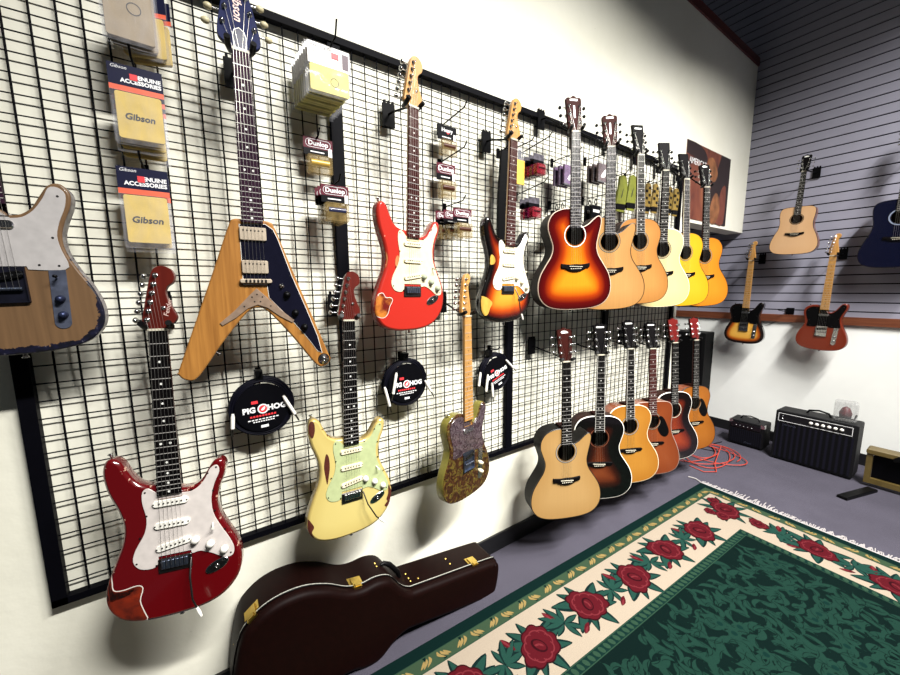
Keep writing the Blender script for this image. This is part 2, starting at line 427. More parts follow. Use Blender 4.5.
def fret_y(n, scale=648): return scale * (1 - 2 ** (-n / 12))
def add_neck(root, end, mats, scale=648, frets=21, n_face=5, w0=42, w1=56, dots=True, block=False, joint=None, ebony_block=None, binding=None):
    neck, board = mats
    je = joint or end
    wid = lambda y: (w0 + (w1 - w0) * y / end) / 2
    prof = [(-1, 0), (-.94, -9), (-.7, -16), (-.3, -20), (0, -21), (.3, -20), (.7, -16), (.94, -9), (1, 0)]
    mb = MB(); N = len(prof); vs = []
    S = [-4, 30, 120, 240, je]
    for i, y in enumerate(S):
        for a, b in prof: vs.append(P(a * wid(max(0, y)), y, n_face + b * (1 if y < je * .95 else 1.0)))
    mb.add(vs, [(i * N + k, i * N + k + 1, (i + 1) * N + k + 1, (i + 1) * N + k) for i in range(len(S) - 1) for k in range(N - 1)], 0, True)
    mb.add(vs[:N], [tuple(range(N))], 0); mb.add(vs[-N:], [tuple(range(N))], 0)
    mb.build('neck', neck, root)
    mb = MB(); t = n_face + 5
    mb.prism([(-wid(0), 0), (wid(0), 0), (wid(end), end), (-wid(end), end)], P, n_face, t, 0, 0)
    fb = mb.build('fretboard', board, root)
    if binding:
        mb = MB()
        for s in (-1, 1): mb.prism([(s * wid(0), 0), (s * (wid(0) - 1.6), 0), (s * (wid(end) - 1.6), end), (s * wid(end), end)], P, n_face + .2, t + .3, 0)
        mb.build('fretboard_binding', binding, fb)
    for k in range(1, frets + 1):
        y = fret_y(k, scale)
        if y > end - 3: break
        MB().box((-wid(y) / 1000, -(t + 1.1) / 1000, -(y + .8) / 1000), (wid(y) / 1000, -(t - .5) / 1000, -(y - .8) / 1000)).build('fret', M_fret, fb)
    if dots:
        for k in (3, 5, 7, 9, 12, 15, 17, 19, 21):
            if k > frets: break
            y = (fret_y(k, scale) + fret_y(k - 1, scale)) / 2
            if y > end - 8: break
            mat = dots if dots is not True else M_pearl
            if block:
                h = (fret_y(k, scale) - fret_y(k - 1, scale)) * .3
                MB().prism(rrect(0, y, 18, 2 * h * .8, 2), P, t - .2, t + .35).build('inlay', mat, fb)
            else:
                for x in ((-11, 11) if k == 12 else (0,)):
                    MB().prism(circle(x, y, 3.2, 12), P, t - .2, t + .35).build('inlay', mat, fb)
    MB().prism([(-w0 / 2 - .3, -5), (w0 / 2 + .3, -5), (w0 / 2 + .3, 1), (-w0 / 2 - .3, 1)], P, n_face - 1, t + 2.5).build('nut', M_bone, root)
    return t

FHEAD=[(-21,-2),(-24,-8),(-33,-16),(-36,-26),(-28,-70),(-16,-130),(-8,-160),(2,-174),(20,-178),(38,-168),(45,-150),(40,-132),(28,-122),(22,-108),(26,-85),(36,-60),(44,-38),(40,-24),(28,-12),(21,-2)]
THEAD=[(-21,-2),(-25,-10),(-32,-18),(-30,-60),(-21,-120),(-13,-160),(0,-178),(16,-182),(27,-170),(25,-150),(15,-135),(15,-110),(24,-60),(28,-28),(24,-8),(21,-2)]
VHEAD=[(-21,-2),(-27,-14),(-44,-22),(-52,-40),(-46,-85),(-33,-150),(-20,-200),(0,-216),(20,-200),(33,-150),(46,-85),(52,-40),(44,-22),(27,-14),(21,-2)]
THEAD_AC=[(-22,-2),(-25,-14),(-34,-30),(-36,-60),(-38,-120),(-40,-160),(-30,-170),(-16,-170),(0,-180),(16,-170),(30,-170),(40,-160),(38,-120),(36,-60),(34,-30),(25,-14),(22,-2)]
MHEAD=[(-22,-2),(-25,-14),(-33,-30),(-37,-178),(-36,-182),(36,-182),(37,-178),(33,-30),(25,-14),(22,-2)]
GHEAD=[(-22,-2),(-25,-14),(-37,-30),(-34,-90),(-33,-140),(-40,-170),(-25,-172),(-10,-182),(0,-176),(10,-182),(25,-172),(40,-170),(33,-140),(34,-90),(37,-30),(25,-14),(22,-2)]

def head(root, outline, mat, thick=15, drop=5, tilt=0, sharp=(), sub=3, face=None):
    """headstock plate; returns mapping for things that sit on it"""
    ct, st = math.cos(R(tilt)), math.sin(R(tilt))
    def H(x, y, n=0):
        n0 = n - drop + 5; return P(x, y * ct - n0 * 0, 0) + Vector((0, -(n0 + y * st) / 1000, 0))
    poly = smooth_poly(outline, sub, sharp)
    mb = MB(); mb.prism(poly, H, -thick, 0, 0, 1.2, 1 if face else None)
    h = mb.build('headstock', [mat, face] if face else mat, root)
    return H, h
def tuner(root, H, x, y, side, key=None, post=M_chrome, kl=12):
    mb = MB()
    a = H(x, y, 0); b = H(x, y, 10); ax = (b - a).normalized()
    mb.lathe([(0, .001), (.0072, .001), (.0068, .0022), (.003, .0022), (.003, .011), (.0036, .0125), (0, .0125)], a, ax, 10, 0)
    p0 = H(x + side * 4, y, -22); p1 = H(x + side * (22 + 6), y, -22); p2 = H(x + side * (28 + kl), y, -22)
    mb.box(tuple(map(min, H(x - 8, y - 8, -16), H(x + 8, y + 8, -28))), tuple(map(max, H(x - 8, y - 8, -16), H(x + 8, y + 8, -28))), 0)
    mb.tube([p0, p1], .0022, 6, 0)
    d = (p2 - p1).normalized()
    mb.lathe([(0, 0), (.006, .001), (.0085, kl / 3000), (.0085, kl / 1500), (.004, kl / 1000), (0, kl / 1000)], p1, d, 8, 1)
    return mb.build('tuner', [post, key or post], root)
def tuners_inline(root, H, x0, y0, x1, y1, edge=-12, **k):
    tp = []
    for i in range(6):
        t = i / 5; x = x0 + (x1 - x0) * t; y = y0 + (y1 - y0) * t; tuner(root, H, x, y, -1, **k); tp.append((x, y))
    return tp
def tuners_33(root, H, xs, ysn, **k):
    tp = []
    for s in (-1, 1):
        l = []
        for x, y in zip(xs, ysn): tuner(root, H, s * x, y, s, **k); l.append((s * x, y))
        tp += l if s < 0 else l[::-1]
    return tp
def strings(root, H, posts, t, saddle, width=52, spread=36, down=None, mat=None):
    for i in range(6):
        xn = -spread / 2 + spread * i / 5; xs = -width / 2 + width * i / 5
        r = .00058 - .00004 * i
        a = H(posts[i][0], posts[i][1], 6)
        MB().tube([a, P(xn, 0, t + 3), P(xs, saddle, (down or t + 6))], r, 5).build('string', mat or M_string, root)

def knob(root, x, y, r=11, h=14, mat=None, base=3, name='knob'):
    mb = MB(); mb.lathe([(0, 0), (r / 1000, 0), (r * .9 / 1000, h * .5 / 1000), (r * .72 / 1000, h / 1000 * .6), (r * .68 / 1000, h / 1000), (0, h / 1000)], P(x, y, base), P(0, 0, 1), 20)
    return mb.build(name, mat or M_white, root)
def screws(mb, pts, n, r=2.6, m=1):
    for x, y in pts: mb.prism(circle(x, y, r, 8), P, n - .5, n + .6, m)
def single_coil(root, y, mat, rot=0, w=84, h=18, base=2, pole=None, name='pickup'):
    mb = MB(); mb.prism(rrect(0, y, w, h, h / 2, 5, rot), P, base - 1, base + 6, 0, 1)
    for i in range(6):
        x = -26 + 10.4 * i; mb.prism(circle(x, y + x * math.tan(rot), 2.4, 8), P, base + 6, base + 7, 1)
    for s in (-1, 1): mb.prism(circle(s * (w / 2 - 3) * math.cos(rot), y + s * (w / 2 - 3) * math.sin(rot), 2, 8), P, base + 5.5, base + 6.6, 1)
    return mb.build(name, [mat, pole or M_darkmetal], root)
def humbucker(root, y, mat=M_greymetal, base=3):
    mb = MB(); mb.prism(rrect(0, y, 70, 38, 4), P, base, base + 6, 0, 1.5)
    for i in range(6): mb.prism(circle(-25 + 10 * i, y - 9, 2.3, 8), P, base + 6, base + 6.8, 1)
    return mb.build('pickup', [mat, M_darkmetal], root)
def worn(mb, pts, m, rim=None, lift=.35, body=None, rnd=9):
    """bare patch in the lacquer that follows the rounded rim, with an optional pale halo of undercoat"""
    body = body or smooth_poly(STRAT, 4, (0, len(STRAT) - 1)); lim = offset(body, .3)
    def drape(poly, mi, up):
        q = []
        for x, y in poly:
            k = 0
            while not inside((x, y), lim) and k < 60: x *= .985; y += (600 - y) * .004; k += 1
            q.append((x, y))
        gx = [p[0] for p in q]; gy = [p[1] for p in q]; pt = list(q); N = len(q); x = min(gx)
        while x < max(gx):
            y = min(gy)
            while y < max(gy):
                if inside((x, y), q) and dist((x, y), q) > 1.5: pt.append((x, y))
                y += 4
            x += 4
        V, E, F, *_ = delaunay_2d_cdt([Vector(p) for p in pt], [(i, (i + 1) % N) for i in range(N)], [], 1, 1e-4)
        co = []
        for v in V:
            d = dist((v.x, v.y), body); n = up
            if d < rnd: n = up - (rnd - math.sqrt(max(0, rnd * rnd - (rnd - d) ** 2))); 
            co.append(P(v.x * (1 + (.002 if d < rnd else 0)), v.y, n))
        mb.add(co, [tuple(t) for t in F], mi, True, [100] * len(co))
    poly = smooth_poly(pts, 3)
    if rim is not None: drape(offset(poly, -2.2), rim, lift * .8)
    drape(poly, m, lift + .35)

SGUARD=[(-30,455),(-50,436),(-64,444),(-66,475),(-59,520),(-66,560),(-88,600),(-96,632),(-82,656),(-54,662),(-40,652),(-39,632),(39,632),(42,642),(62,640),(92,655),(118,673),(140,673),(146,652),(136,620),(114,575),(99,535),(97,490),(107,450),(121,418),(116,398),(99,405),(86,430),(70,450),(50,462),(30,462)]
def strat(name, pos, ang, label, paint, side, guard_mat, neck, board, headmat, dots=True, covers=None, knobs=None, patches=(), extra=(), scale=1, arm=None, arm_tip=True, logo=None, bridge_mat=None, keymat=None, group=None, guard_screw=None):
    M = frame(pos, *ang); root = empty(name, M); tag(root, label, 'electric guitar', group)
    mb = MB(); shell(mb, smooth_poly(STRAT, 4, (0, len(STRAT) - 1)), 0, 44, 9)
    mats = [paint, side, side]
    for pts, mat, rim in patches:
        mi = len(mats); mats.append(mat)
        if rim: mats.append(rim)
        worn(mb, pts, mi, mi + 1 if rim else None)
    mb.build('body', mats, root)
    g = MB(); gp = smooth_poly(SGUARD, 3, (0, len(SGUARD) - 1, 11, 12)); g.prism(gp, P, 0, 2.4, 0, .6)
    screws(g, [(-58,446),(-58,512),(-76,570),(-88,640),(50,458),(92,418),(114,404),(103,470),(104,530),(126,590),(137,664),(-44,656)], 2.4)
    pg = g.build('pickguard', [guard_mat, guard_screw or M_darkmetal], root)
    cv = covers or M_white
    single_coil(root, 482, cv); single_coil(root, 544, cv); single_coil(root, 603, cv, -.17)
    kn = knobs or M_white
    for x, y in ((52, 604), (88, 624), (122, 648)): knob(root, x, y, 11.5, 14, kn, 2.4)
    mb = MB(); mb.tube([P(96, 566, 2), P(100, 572, 18)], .0022, 8); mb.tube([P(100, 572, 15), P(101, 573, 22)], [.0025, .004], 8); mb.build('pickup_switch', kn, root)
    bm_ = bridge_mat or M_darkmetal
    mb = MB(); mb.prism(rrect(0, 660, 80, 40, 3), P, 0, 4, 0, 1); 
    for i in range(6):
        x = -26.5 + 10.6 * i; mb.prism(rrect(x, 655, 9.4, 24, 1.5), P, 4, 11, 1, 1.5)
    mb.build('bridge', [bm_, M_greymetal if bridge_mat is None else M_chrome], root)
    mb = MB(); mb.prism(circle(100, 694, 33, 28, 15, -.45), P, 0, 3, 0, 1.5); mb.prism(circle(100, 694, 22, 24, 9, -.45), P, 3, 3.3, 1); mb.lathe([(.006, .003), (.006, .006), (.003, .006), (.003, .002)], P(100, 694), P(0, 0, 1), 12, 0)
    mb.build('jack_plate', [M_chrome, M_darkmetal], root)
    if arm:
        mb = MB(); mb.tube([P(*q) for q in arm], .0026, 8, 0)
        tb = mb.build('tremolo_arm', M_darkmetal, root)
        a, b = P(*arm[-2]), P(*arm[-1]); d = (b - a).normalized(); mb = MB(); mb.tube([b - d * .004, b + d * .012, b + d * .026], [.0035, .005, .0035], 8); mb.build('arm_tip', M_white, tb)
    for x, y, ax in ((-134, 342, (-.3, -1)), (0, 812, (0, 1))):
        d = P(ax[0], ax[1]).normalized(); mb = MB(); mb.lathe([(.004, -.004), (.004, .006), (.007, .009), (.007, .011), (0, .012)], P(x, y, -22), d, 12); mb.build('strap_button', M_chrome, root)
    t = add_neck(root, 458, (neck, board), dots=dots, joint=470)
    H, h = head(root, FHEAD, headmat, drop=2)
    tp = tuners_inline(root, H, -24, -30, 2, -152, key=keymat or M_chrome)
    tp = tp[::1]
    strings(root, H, tp, t, 655, 52)
    MB().lathe([(.005, 0), (.005, .003), (0, .003)], H(16, -62), P(0, 0, 1), 10).build('string_tree', M_chrome, root)
    if logo:
        text_mesh(logo, .017, logo_mat, h, lambda x, y: H(26, -62, 0) + Vector((-y * .98 + x * .25, -.0008, x + y * .2)), shear=.2, name='logo')
    return root

logo_mat = plain('logo_silver', (220, 190, 180), .4)
dark_logo = plain('logo_dark', (40, 28, 20), .4)

# --- the seven electrics on the grid -------------------------------------------------
bare = wood('bare_alder', (158, 92, 50), (190, 124, 72), (50, 50, 4), .6, 0)
under = plain('white_undercoat', (222, 214, 205), .5)
blackpaint = plain('old_black_paint', (20, 14, 14), .35)
amber = wood('amber_undercoat', (96, 14, 6), (188, 112, 40), (22, 22, 22), .4, .2, (.4, .62))

maroon_p = edge_paint('maroon_nitro', [(0, (90, 5, 10)), (200, (88, 4, 9))], .2, .8, wear=5, wear_col=(190, 150, 130), wear_scale=60)
strat('electric_guitar', (.203, -.114, 1.429), (14, 0, -5.8), 'dark maroon electric guitar with white pickguard and red brown headstock, lowest at far left',
      maroon_p, maroon_p, plain('white_guard', (206, 198, 192), .35), M_redwood, M_ebony, M_redwood, covers=M_white, knobs=M_white,
      patches=[([(-152,640),(-146,668),(-144,700),(-122,706),(-92,702),(-80,712),(-88,745),(-80,780),(-76,802),(-112,796),(-144,772),(-159,735),(-160,690)], wood('bare_red_patch', (50, 12, 8), (130, 38, 14), (25, 25, 25), .4, .3), under),
               ([(-152,648),(-147,672),(-145,702),(-122,710),(-98,708),(-112,722),(-140,728),(-158,728),(-160,690)], blackpaint, None)],
      arm=[(40, 650, 8), (42, 690, 34), (46, 752, 40), (56, 782, 40)], logo='Fender')

cream_p = edge_paint('aged_vintage_white', [(0, (156, 134, 76)), (6, (190, 170, 100)), (60, (200, 182, 112)), (200, (200, 184, 116))], .3, .5, wear=6, wear_col=(88, 46, 28), wear_scale=40)
brownp = plain('brown_bare_patch', (74, 30, 20), .5, var=.25, scale=120)
strat('electric_guitar', (.188, .424, 1.425), (0, 2.2, -2.5), 'cream yellow worn electric guitar with pale green pickguard and red brown headstock',
      cream_p, cream_p, plain('mint_guard', (172, 182, 134), .4), M_redwood, M_ebony, M_redwood, covers=M_cream, knobs=M_white,
      patches=[([(-92,478),(-82,492),(-80,530),(-84,560),(-90,590),(-96,560),(-100,520)], brownp, None), ([(-160,700),(-148,716),(-140,735),(-148,752),(-140,772),(-150,768),(-162,740)], brownp, None),
               ([(-140,350),(-130,356),(-128,385),(-136,410),(-146,395),(-147,366)], brownp, None), ([(146,655),(153,668),(160,690),(150,730),(138,744),(130,735),(142,722),(138,712),(146,690)], brownp, None)],
      arm=[(40, 650, 8), (48, 690, 34), (78, 745, 44), (90, 757, 44)], bridge_mat=M_darkmetal)

red_p = edge_paint('fiesta_red', [(0, (150, 34, 24)), (10, (174, 40, 29)), (200, (178, 42, 31))], .3, .6, wear=3.2, wear_col=(150, 90, 60), wear_scale=70, spots=(232, 130, 108))
strat('electric_guitar', (.236, .679, 2.188), (-8, 1.0, .7), 'coral red worn electric guitar with cream pickguard and maple headstock',
      red_p, red_p, plain('aged_white_guard', (216, 206, 174), .4), M_maple, M_rose, M_maplehead, covers=M_cream, knobs=plain('sage_knobs', (150, 156, 132), .5),
      patches=[([(-160,690),(-148,672),(-132,668),(-120,684),(-100,684),(-92,694),(-104,716),(-112,742),(-130,756),(-154,750),(-161,735)], amber, under),
               ([(-68,528),(-60,536),(-62,556),(-70,574),(-78,560),(-76,540)], bare, None), ([(-118,515),(-110,532),(-112,560),(-118,575),(-121,545)], bare, None)], guard_screw=M_darkmetal)

burst_p = edge_paint('three_colour_sunburst', [(0, (8, 6, 6)), (18, (12, 7, 6)), (34, (92, 20, 8)), (56, (172, 66, 14)), (84, (206, 128, 38)), (115, (212, 146, 50))], .2, .8, edge_jitter=14)
strat('electric_guitar', (.219, 1.193, 2.190), (-2, 1, .7), 'black and amber sunburst electric guitar with white pickguard, beside the sunburst acoustic',
      burst_p, plain('gloss_black', (16, 12, 12), .15, coat=.6), plain('white_guard_b', (214, 208, 190), .35), M_maple, M_rose, M_maplehead, covers=M_cream, knobs=M_cream,
      patches=[([(-160,695),(-150,690),(-120,700),(-95,720),(-108,742),(-120,770),(-140,776),(-158,745)], wood('golden_patch', (170, 130, 50), (206, 168, 74), (30, 30, 8), .4, .3), None),
               ([(-110,505),(-92,512),(-84,530),(-92,545),(-112,548),(-114,532)], wood('golden_patch', (0, 0, 0), (0, 0, 0)), None)],
      arm=[(40, 650, 8), (44, 690, 30), (50, 745, 36), (62, 775, 36)])

# --- single-cutaway electrics --------------------------------------------------------
TGUARD=[(-28,440),(-60,434),(-92,442),(-114,470),(-106,520),(-94,560),(-98,590),(-92,604),(-44,604),(-42,596),(42,596),(44,604),(84,606),(110,600),(102,560),(99,525),(108,490),(122,455),(127,425),(117,412),(104,414),(92,438),(72,468),(50,486),(28,490)]
def tele(name, pos, ang, label, paint, side, guard, neck, board, headmat, dots=True, plate=None, group=None, kn=None, bridge=None, patches=(), logo=None):
    M = frame(pos, *ang); root = empty(name, M); tag(root, label, 'electric guitar', group)
    mb = MB(); shell(mb, smooth_poly(TELE, 4, (0, len(TELE) - 1)), 0, 44, 4)
    mats = [paint, side, side]
    for pts, mat, rim in patches: mats.append(mat); worn(mb, pts, len(mats) - 1)
    mb.build('body', mats, root)
    g = MB(); g.prism(offset(smooth_poly(TGUARD, 3, (0, 8, 9, 10, 11, len(TGUARD) - 1)), -3), P, 0, 2.2, 0, .5)
    screws(g, [(-50,444),(-100,470),(-86,552),(-78,596),(96,598),(94,530),(116,430),(62,596)], 2.2); g.build('pickguard', [guard, M_darkmetal], root)
    mb = MB(); mb.prism(rrect(0, 502, 68, 19, 8), P, 2, 8, 0, 2); mb.build('neck_pickup', M_chrome, root)
    bm_ = bridge or M_chrome
    mb = MB(); mb.prism(rrect(0, 642, 72, 86, 3), P, 0, 2, 0)
    for s in (-1, 1): mb.box(tuple(map(min, P(s * 36, 605, 0), P(s * 34, 685, 9))), tuple(map(max, P(s * 36, 605, 0), P(s * 34, 685, 9))), 0)
    mb.prism([(-36, 683), (36, 683), (36, 685), (-36, 685)], P, 0, 9, 0)
    br = mb.build('bridge_plate', bm_, root)
    single_coil(root, 622, M_black, -.17, 68, 17, 3, M_chrome, 'bridge_pickup')
    for x in (-19, 0, 19):
        mb = MB(); mb.tube([P(x - 9, 652, 9), P(x + 9, 652, 9)], .0042, 10); mb.build('saddle', M_chrome if not bridge else M_greymetal, br)
    pl = plate or M_chrome
    mb = MB(); mb.prism(rrect(87, 676, 31, 158, 15, 6, .05), P, 0, 2, 0, .6); cp = mb.build('control_plate', pl, root)
    for y in (680, 720): knob(root, 87, y, 9.5, 15, kn or pl, 2)
    mb = MB(); mb.tube([P(87, 630, 2), P(89, 624, 16)], .002, 8); mb.lathe([(.004, 0), (.004, .009), (0, .009)], P(89, 624, 15), P(0, 0, 1), 8, 1); mb.build('pickup_switch', [pl, M_black], cp)
    for x, y, ax in ((-100, 423, (-.2, -1)), (0, 811, (0, 1))):
        d = P(ax[0], ax[1]).normalized(); mb = MB(); mb.lathe([(.004, -.004), (.004, .006), (.007, .009), (.007, .011), (0, .012)], P(x, y, -22), d, 12); mb.build('strap_button', M_chrome, root)
    t = add_neck(root, 456, (neck, board), dots=dots, joint=482)
    H, h = head(root, THEAD, headmat, drop=2)
    tp = tuners_inline(root, H, -21, -32, -4, -158)
    strings(root, H, tp, t, 652, 52)
    return root
butter_p = edge_paint('worn_tan_top', [(0, (34, 32, 66)), (200, (150, 118, 84))], .45, .2)
def tan_top():
    m, nt, b = nodes_of('tan_top_with_chipped_navy_rim')
    a = nd(nt, 'ShaderNodeAttribute'); a.attribute_name = 'rim'
    n = tex_noise(nt, 26, 5, .7, coords(nt)); s = nd(nt, 'ShaderNodeMath', operation='MULTIPLY_ADD'); s.inputs[1].default_value = -46; link(nt, n.outputs[0], s.inputs[0]); link(nt, a.outputs['Fac'], s.inputs[2])
    c = nd(nt, 'ShaderNodeSeparateXYZ'); link(nt, coords(nt), c.inputs[0])
    # the chips are wide low on the body and thin high up
    k = nd(nt, 'ShaderNodeMath', operation='MULTIPLY_ADD'); k.inputs[1].default_value = 75; k.inputs[2].default_value = 66; link(nt, c.outputs[2], k.inputs[0])
    ad = nd(nt, 'ShaderNodeMath', operation='ADD'); link(nt, s.outputs[0], ad.inputs[0]); link(nt, k.outputs[0], ad.inputs[1])
    t = ramp(nt, [(.0, (0, 0, 0, 1)), (.02, (1, 1, 1, 1))], ad.outputs[0])
    g = tex_noise(nt, 1, 3, .5, coords(nt, (80, 80, 4))); w_ = ramp(nt, [(.3, srgb((98, 74, 50))), (.7, srgb((116, 88, 60)))], g.outputs[0])
    n2 = tex_noise(nt, 60, 3, .6, coords(nt)); d = ramp(nt, [(.4, srgb((8, 8, 20))), (.64, srgb((18, 18, 42))), (.76, srgb((150, 148, 156)))], n2.outputs[0])
    mx = nd(nt, 'ShaderNodeMix', data_type='RGBA'); link(nt, t.outputs[0], mx.inputs[0]); link(nt, d.outputs[0], mx.inputs[6]); link(nt, w_.outputs[0], mx.inputs[7])
    link(nt, mx.outputs[2], b.inputs['Base Color']); b.inputs['Roughness'].default_value = .4; b.inputs['Coat Weight'].default_value = .2
    return m
tele('electric_guitar', (.168, -.411, 2.196), (1, -1.8, 0), 'tan single cutaway electric guitar with chipped navy rim, cut off at the left edge',
     tan_top(), edge_paint('worn_grey_side', [(0, (120, 112, 116)), (5, (120, 112, 116))], .4, .2, wear=20, wear_col=(36, 34, 56), wear_scale=24), plain('grey_white_guard', (176, 172, 170), .4),
     M_violetrose, M_violetrose, M_maplehead, plate=plain('tarnished_plate', (88, 94, 112), .5, .6, var=.3), kn=plain('tarnished_knob', (48, 56, 84), .4, .7, var=.35), bridge=plain('blue_tarnished_plate', (14, 15, 30), .45, .4, var=.5))
def paisley(name, c1, c2, c3, sc=26):
    m, nt, b = nodes_of(name)
    n = tex_noise(nt, sc, 2, .5, coords(nt), 2.4); n2 = tex_noise(nt, sc * 3, 2, .5, coords(nt), 1)
    rp = ramp(nt, [(.38, srgb(c1)), (.5, srgb(c2)), (.62, srgb(c3)), (.7, srgb(c1))], n.outputs[0])
    r2 = ramp(nt, [(.4, (.6, .6, .6, 1)), (.6, (1.0, 1.0, 1.0, 1))], n2.outputs[0])
    mx = nd(nt, 'ShaderNodeMix', data_type='RGBA', blend_type='MULTIPLY'); mx.inputs[0].default_value = 1
    link(nt, rp.outputs[0], mx.inputs[6]); link(nt, r2.outputs[0], mx.inputs[7]); link(nt, mx.outputs[2], b.inputs['Base Color'])
    b.inputs['Roughness'].default_value = .25; b.inputs['Coat Weight'].default_value = .6; return m
goldside = plain('metallic_gold_side', (136, 128, 56), .4, .3, .2, var=.15, scale=90)
def pair_rim(name, inner_mat_cols):
    pass
tele('electric_guitar', (.230, .925, 1.419), (-14, 1.5, -2), 'gold and brown paisley electric guitar hanging low beside a coiled cable',
     paisley('gold_brown_paisley', (52, 30, 14), (68, 36, 18), (98, 84, 32)), goldside, paisley('violet_paisley_guard', (62, 46, 52), (92, 78, 82), (46, 30, 36), 26),
     M_maple, M_maple, M_maplehead, dots=dark_logo, kn=M_cream, bridge=M_greymetal)

# --- the V ---------------------------------------------------------------------------
def vee():
    root = empty('electric_guitar', frame((.264, .134, 2.182), 1.7, .3, 3.0))
    tag(root, 'natural wood V shaped electric guitar with black pickguard and dark blue headstock', 'electric guitar')
    korina = wood('golden_korina', (126, 80, 34), (176, 122, 58), (70, 70, 3), .35, .25, (.25, .7))
    mb = MB(); poly = smooth_poly(VEE, 4, (0, len(VEE) - 1)); shell(mb, poly, 0, 40, 4)
    mb.build('body', [korina, wood('golden_korina', 0, 0), wood('golden_korina', 0, 0)], root)
    g = MB(); pg = [(-33,456),(34,450),(54,464),(66,492),(100,600),(140,708),(172,800),(184,856),(172,850),(140,800),(96,742),(52,690),(34,668),(30,628),(-33,628)]
    g.prism(pg, P, 0, 2.4, 0, .4); screws(g, [(-28,464),(52,472),(96,600),(140,716),(176,842),(110,752),(-28,550),(-28,622)], 2.4); g.build('pickguard', [plain('black_guard', (16, 16, 30), .15, coat=.5), M_chrome], root)
    MB().prism(offset(pg, -1.6), P, -.5, 1.2).build('pickguard_edging', M_white, root)
    humbucker(root, 480, M_nickel); humbucker(root, 576, M_nickel)
    mb = MB(); mb.prism(rrect(0, 618, 86, 13, 6), P, 2, 12, 0, 2)
    for i in range(6): mb.prism(rrect(-26 + 10.4 * i, 618, 5, 9, 1), P, 12, 14.5, 1)
    mb.build('bridge', [M_nickel, M_darkmetal], root)
    tp_ = [(0,640),(20,660),(62,706),(102,742),(96,750),(60,728),(26,700),(0,690),(-26,700),(-60,728),(-96,750),(-102,742),(-62,706),(-20,660)]
    mb = MB(); mb.prism(tp_, P, 0, 3.4, 0, 1); screws(mb, [(-14, 666), (0, 658), (14, 666), (-8, 680), (8, 680), (-36, 694), (36, 694)], 3.4, 2.2)
    mb.build('tailpiece', [plain('brown_grey_metal', (160, 136, 116), .42, .45, var=.2), M_darkmetal], root)
    for x, y in ((84, 660), (106, 718), (132, 766)): knob(root, x, y, 11, 12, M_black, 2.4)
    mb = MB(); mb.lathe([(.007, 0), (.007, .003), (.003, .003), (.003, .012), (0, .013)], P(70, 632, 2.4), P(0, 0, 1), 12); mb.build('pickup_switch', M_chrome, root)
    mb = MB(); mb.lathe([(.017, 0), (.017, .003), (.008, .004), (.007, .009), (.003, .009), (.003, 0)], P(190, 880, 0), P(0, 0, 1), 24); mb.prism(circle(190, 880, 19, 24), P, -.5, .8, 1); mb.build('output_jack', [M_chrome, M_black], root)
    MB().lathe([(.004, -.004), (.004, .006), (.007, .009), (.007, .011), (0, .012)], P(-118, 832, -20), P(.75, .6).normalized(), 12).build('strap_button', M_darkmetal, root)
    t = add_neck(root, 448, (M_mahog, M_violetrose), 628, 22, joint=466)
    H, h = head(root, VHEAD, plain('navy_lacquer', (12, 22, 66), .5, coat=0, spec=.1), drop=0, tilt=12)
    tp = tuners_33(root, H, (38, 30, 22), (-70, -112, -154), key=plain('aged_ivory_key', (196, 186, 150), .4), kl=20)
    cov = [(-14,-10),(14,-10),(15,-40),(11,-56),(0,-64),(-11,-56),(-15,-40)]
    mb = MB(); mb.prism(offset(cov, -2), H, .0, 1.0, 1); mb.prism(cov, H, 0, 1.6, 0); mb.build('truss_rod_cover', [plain('navy_plastic', (14, 18, 50), .3), M_white], h)
    text_mesh('Gibson', .034, plain('logo_silver', 0), h, lambda x, y: H(y * 1000 * .9, -128 + x * 1000 * .9, .4), name='logo', shear=.3, bold=.0006)
    strings(root, H, tp, t, 618, 50)
vee()

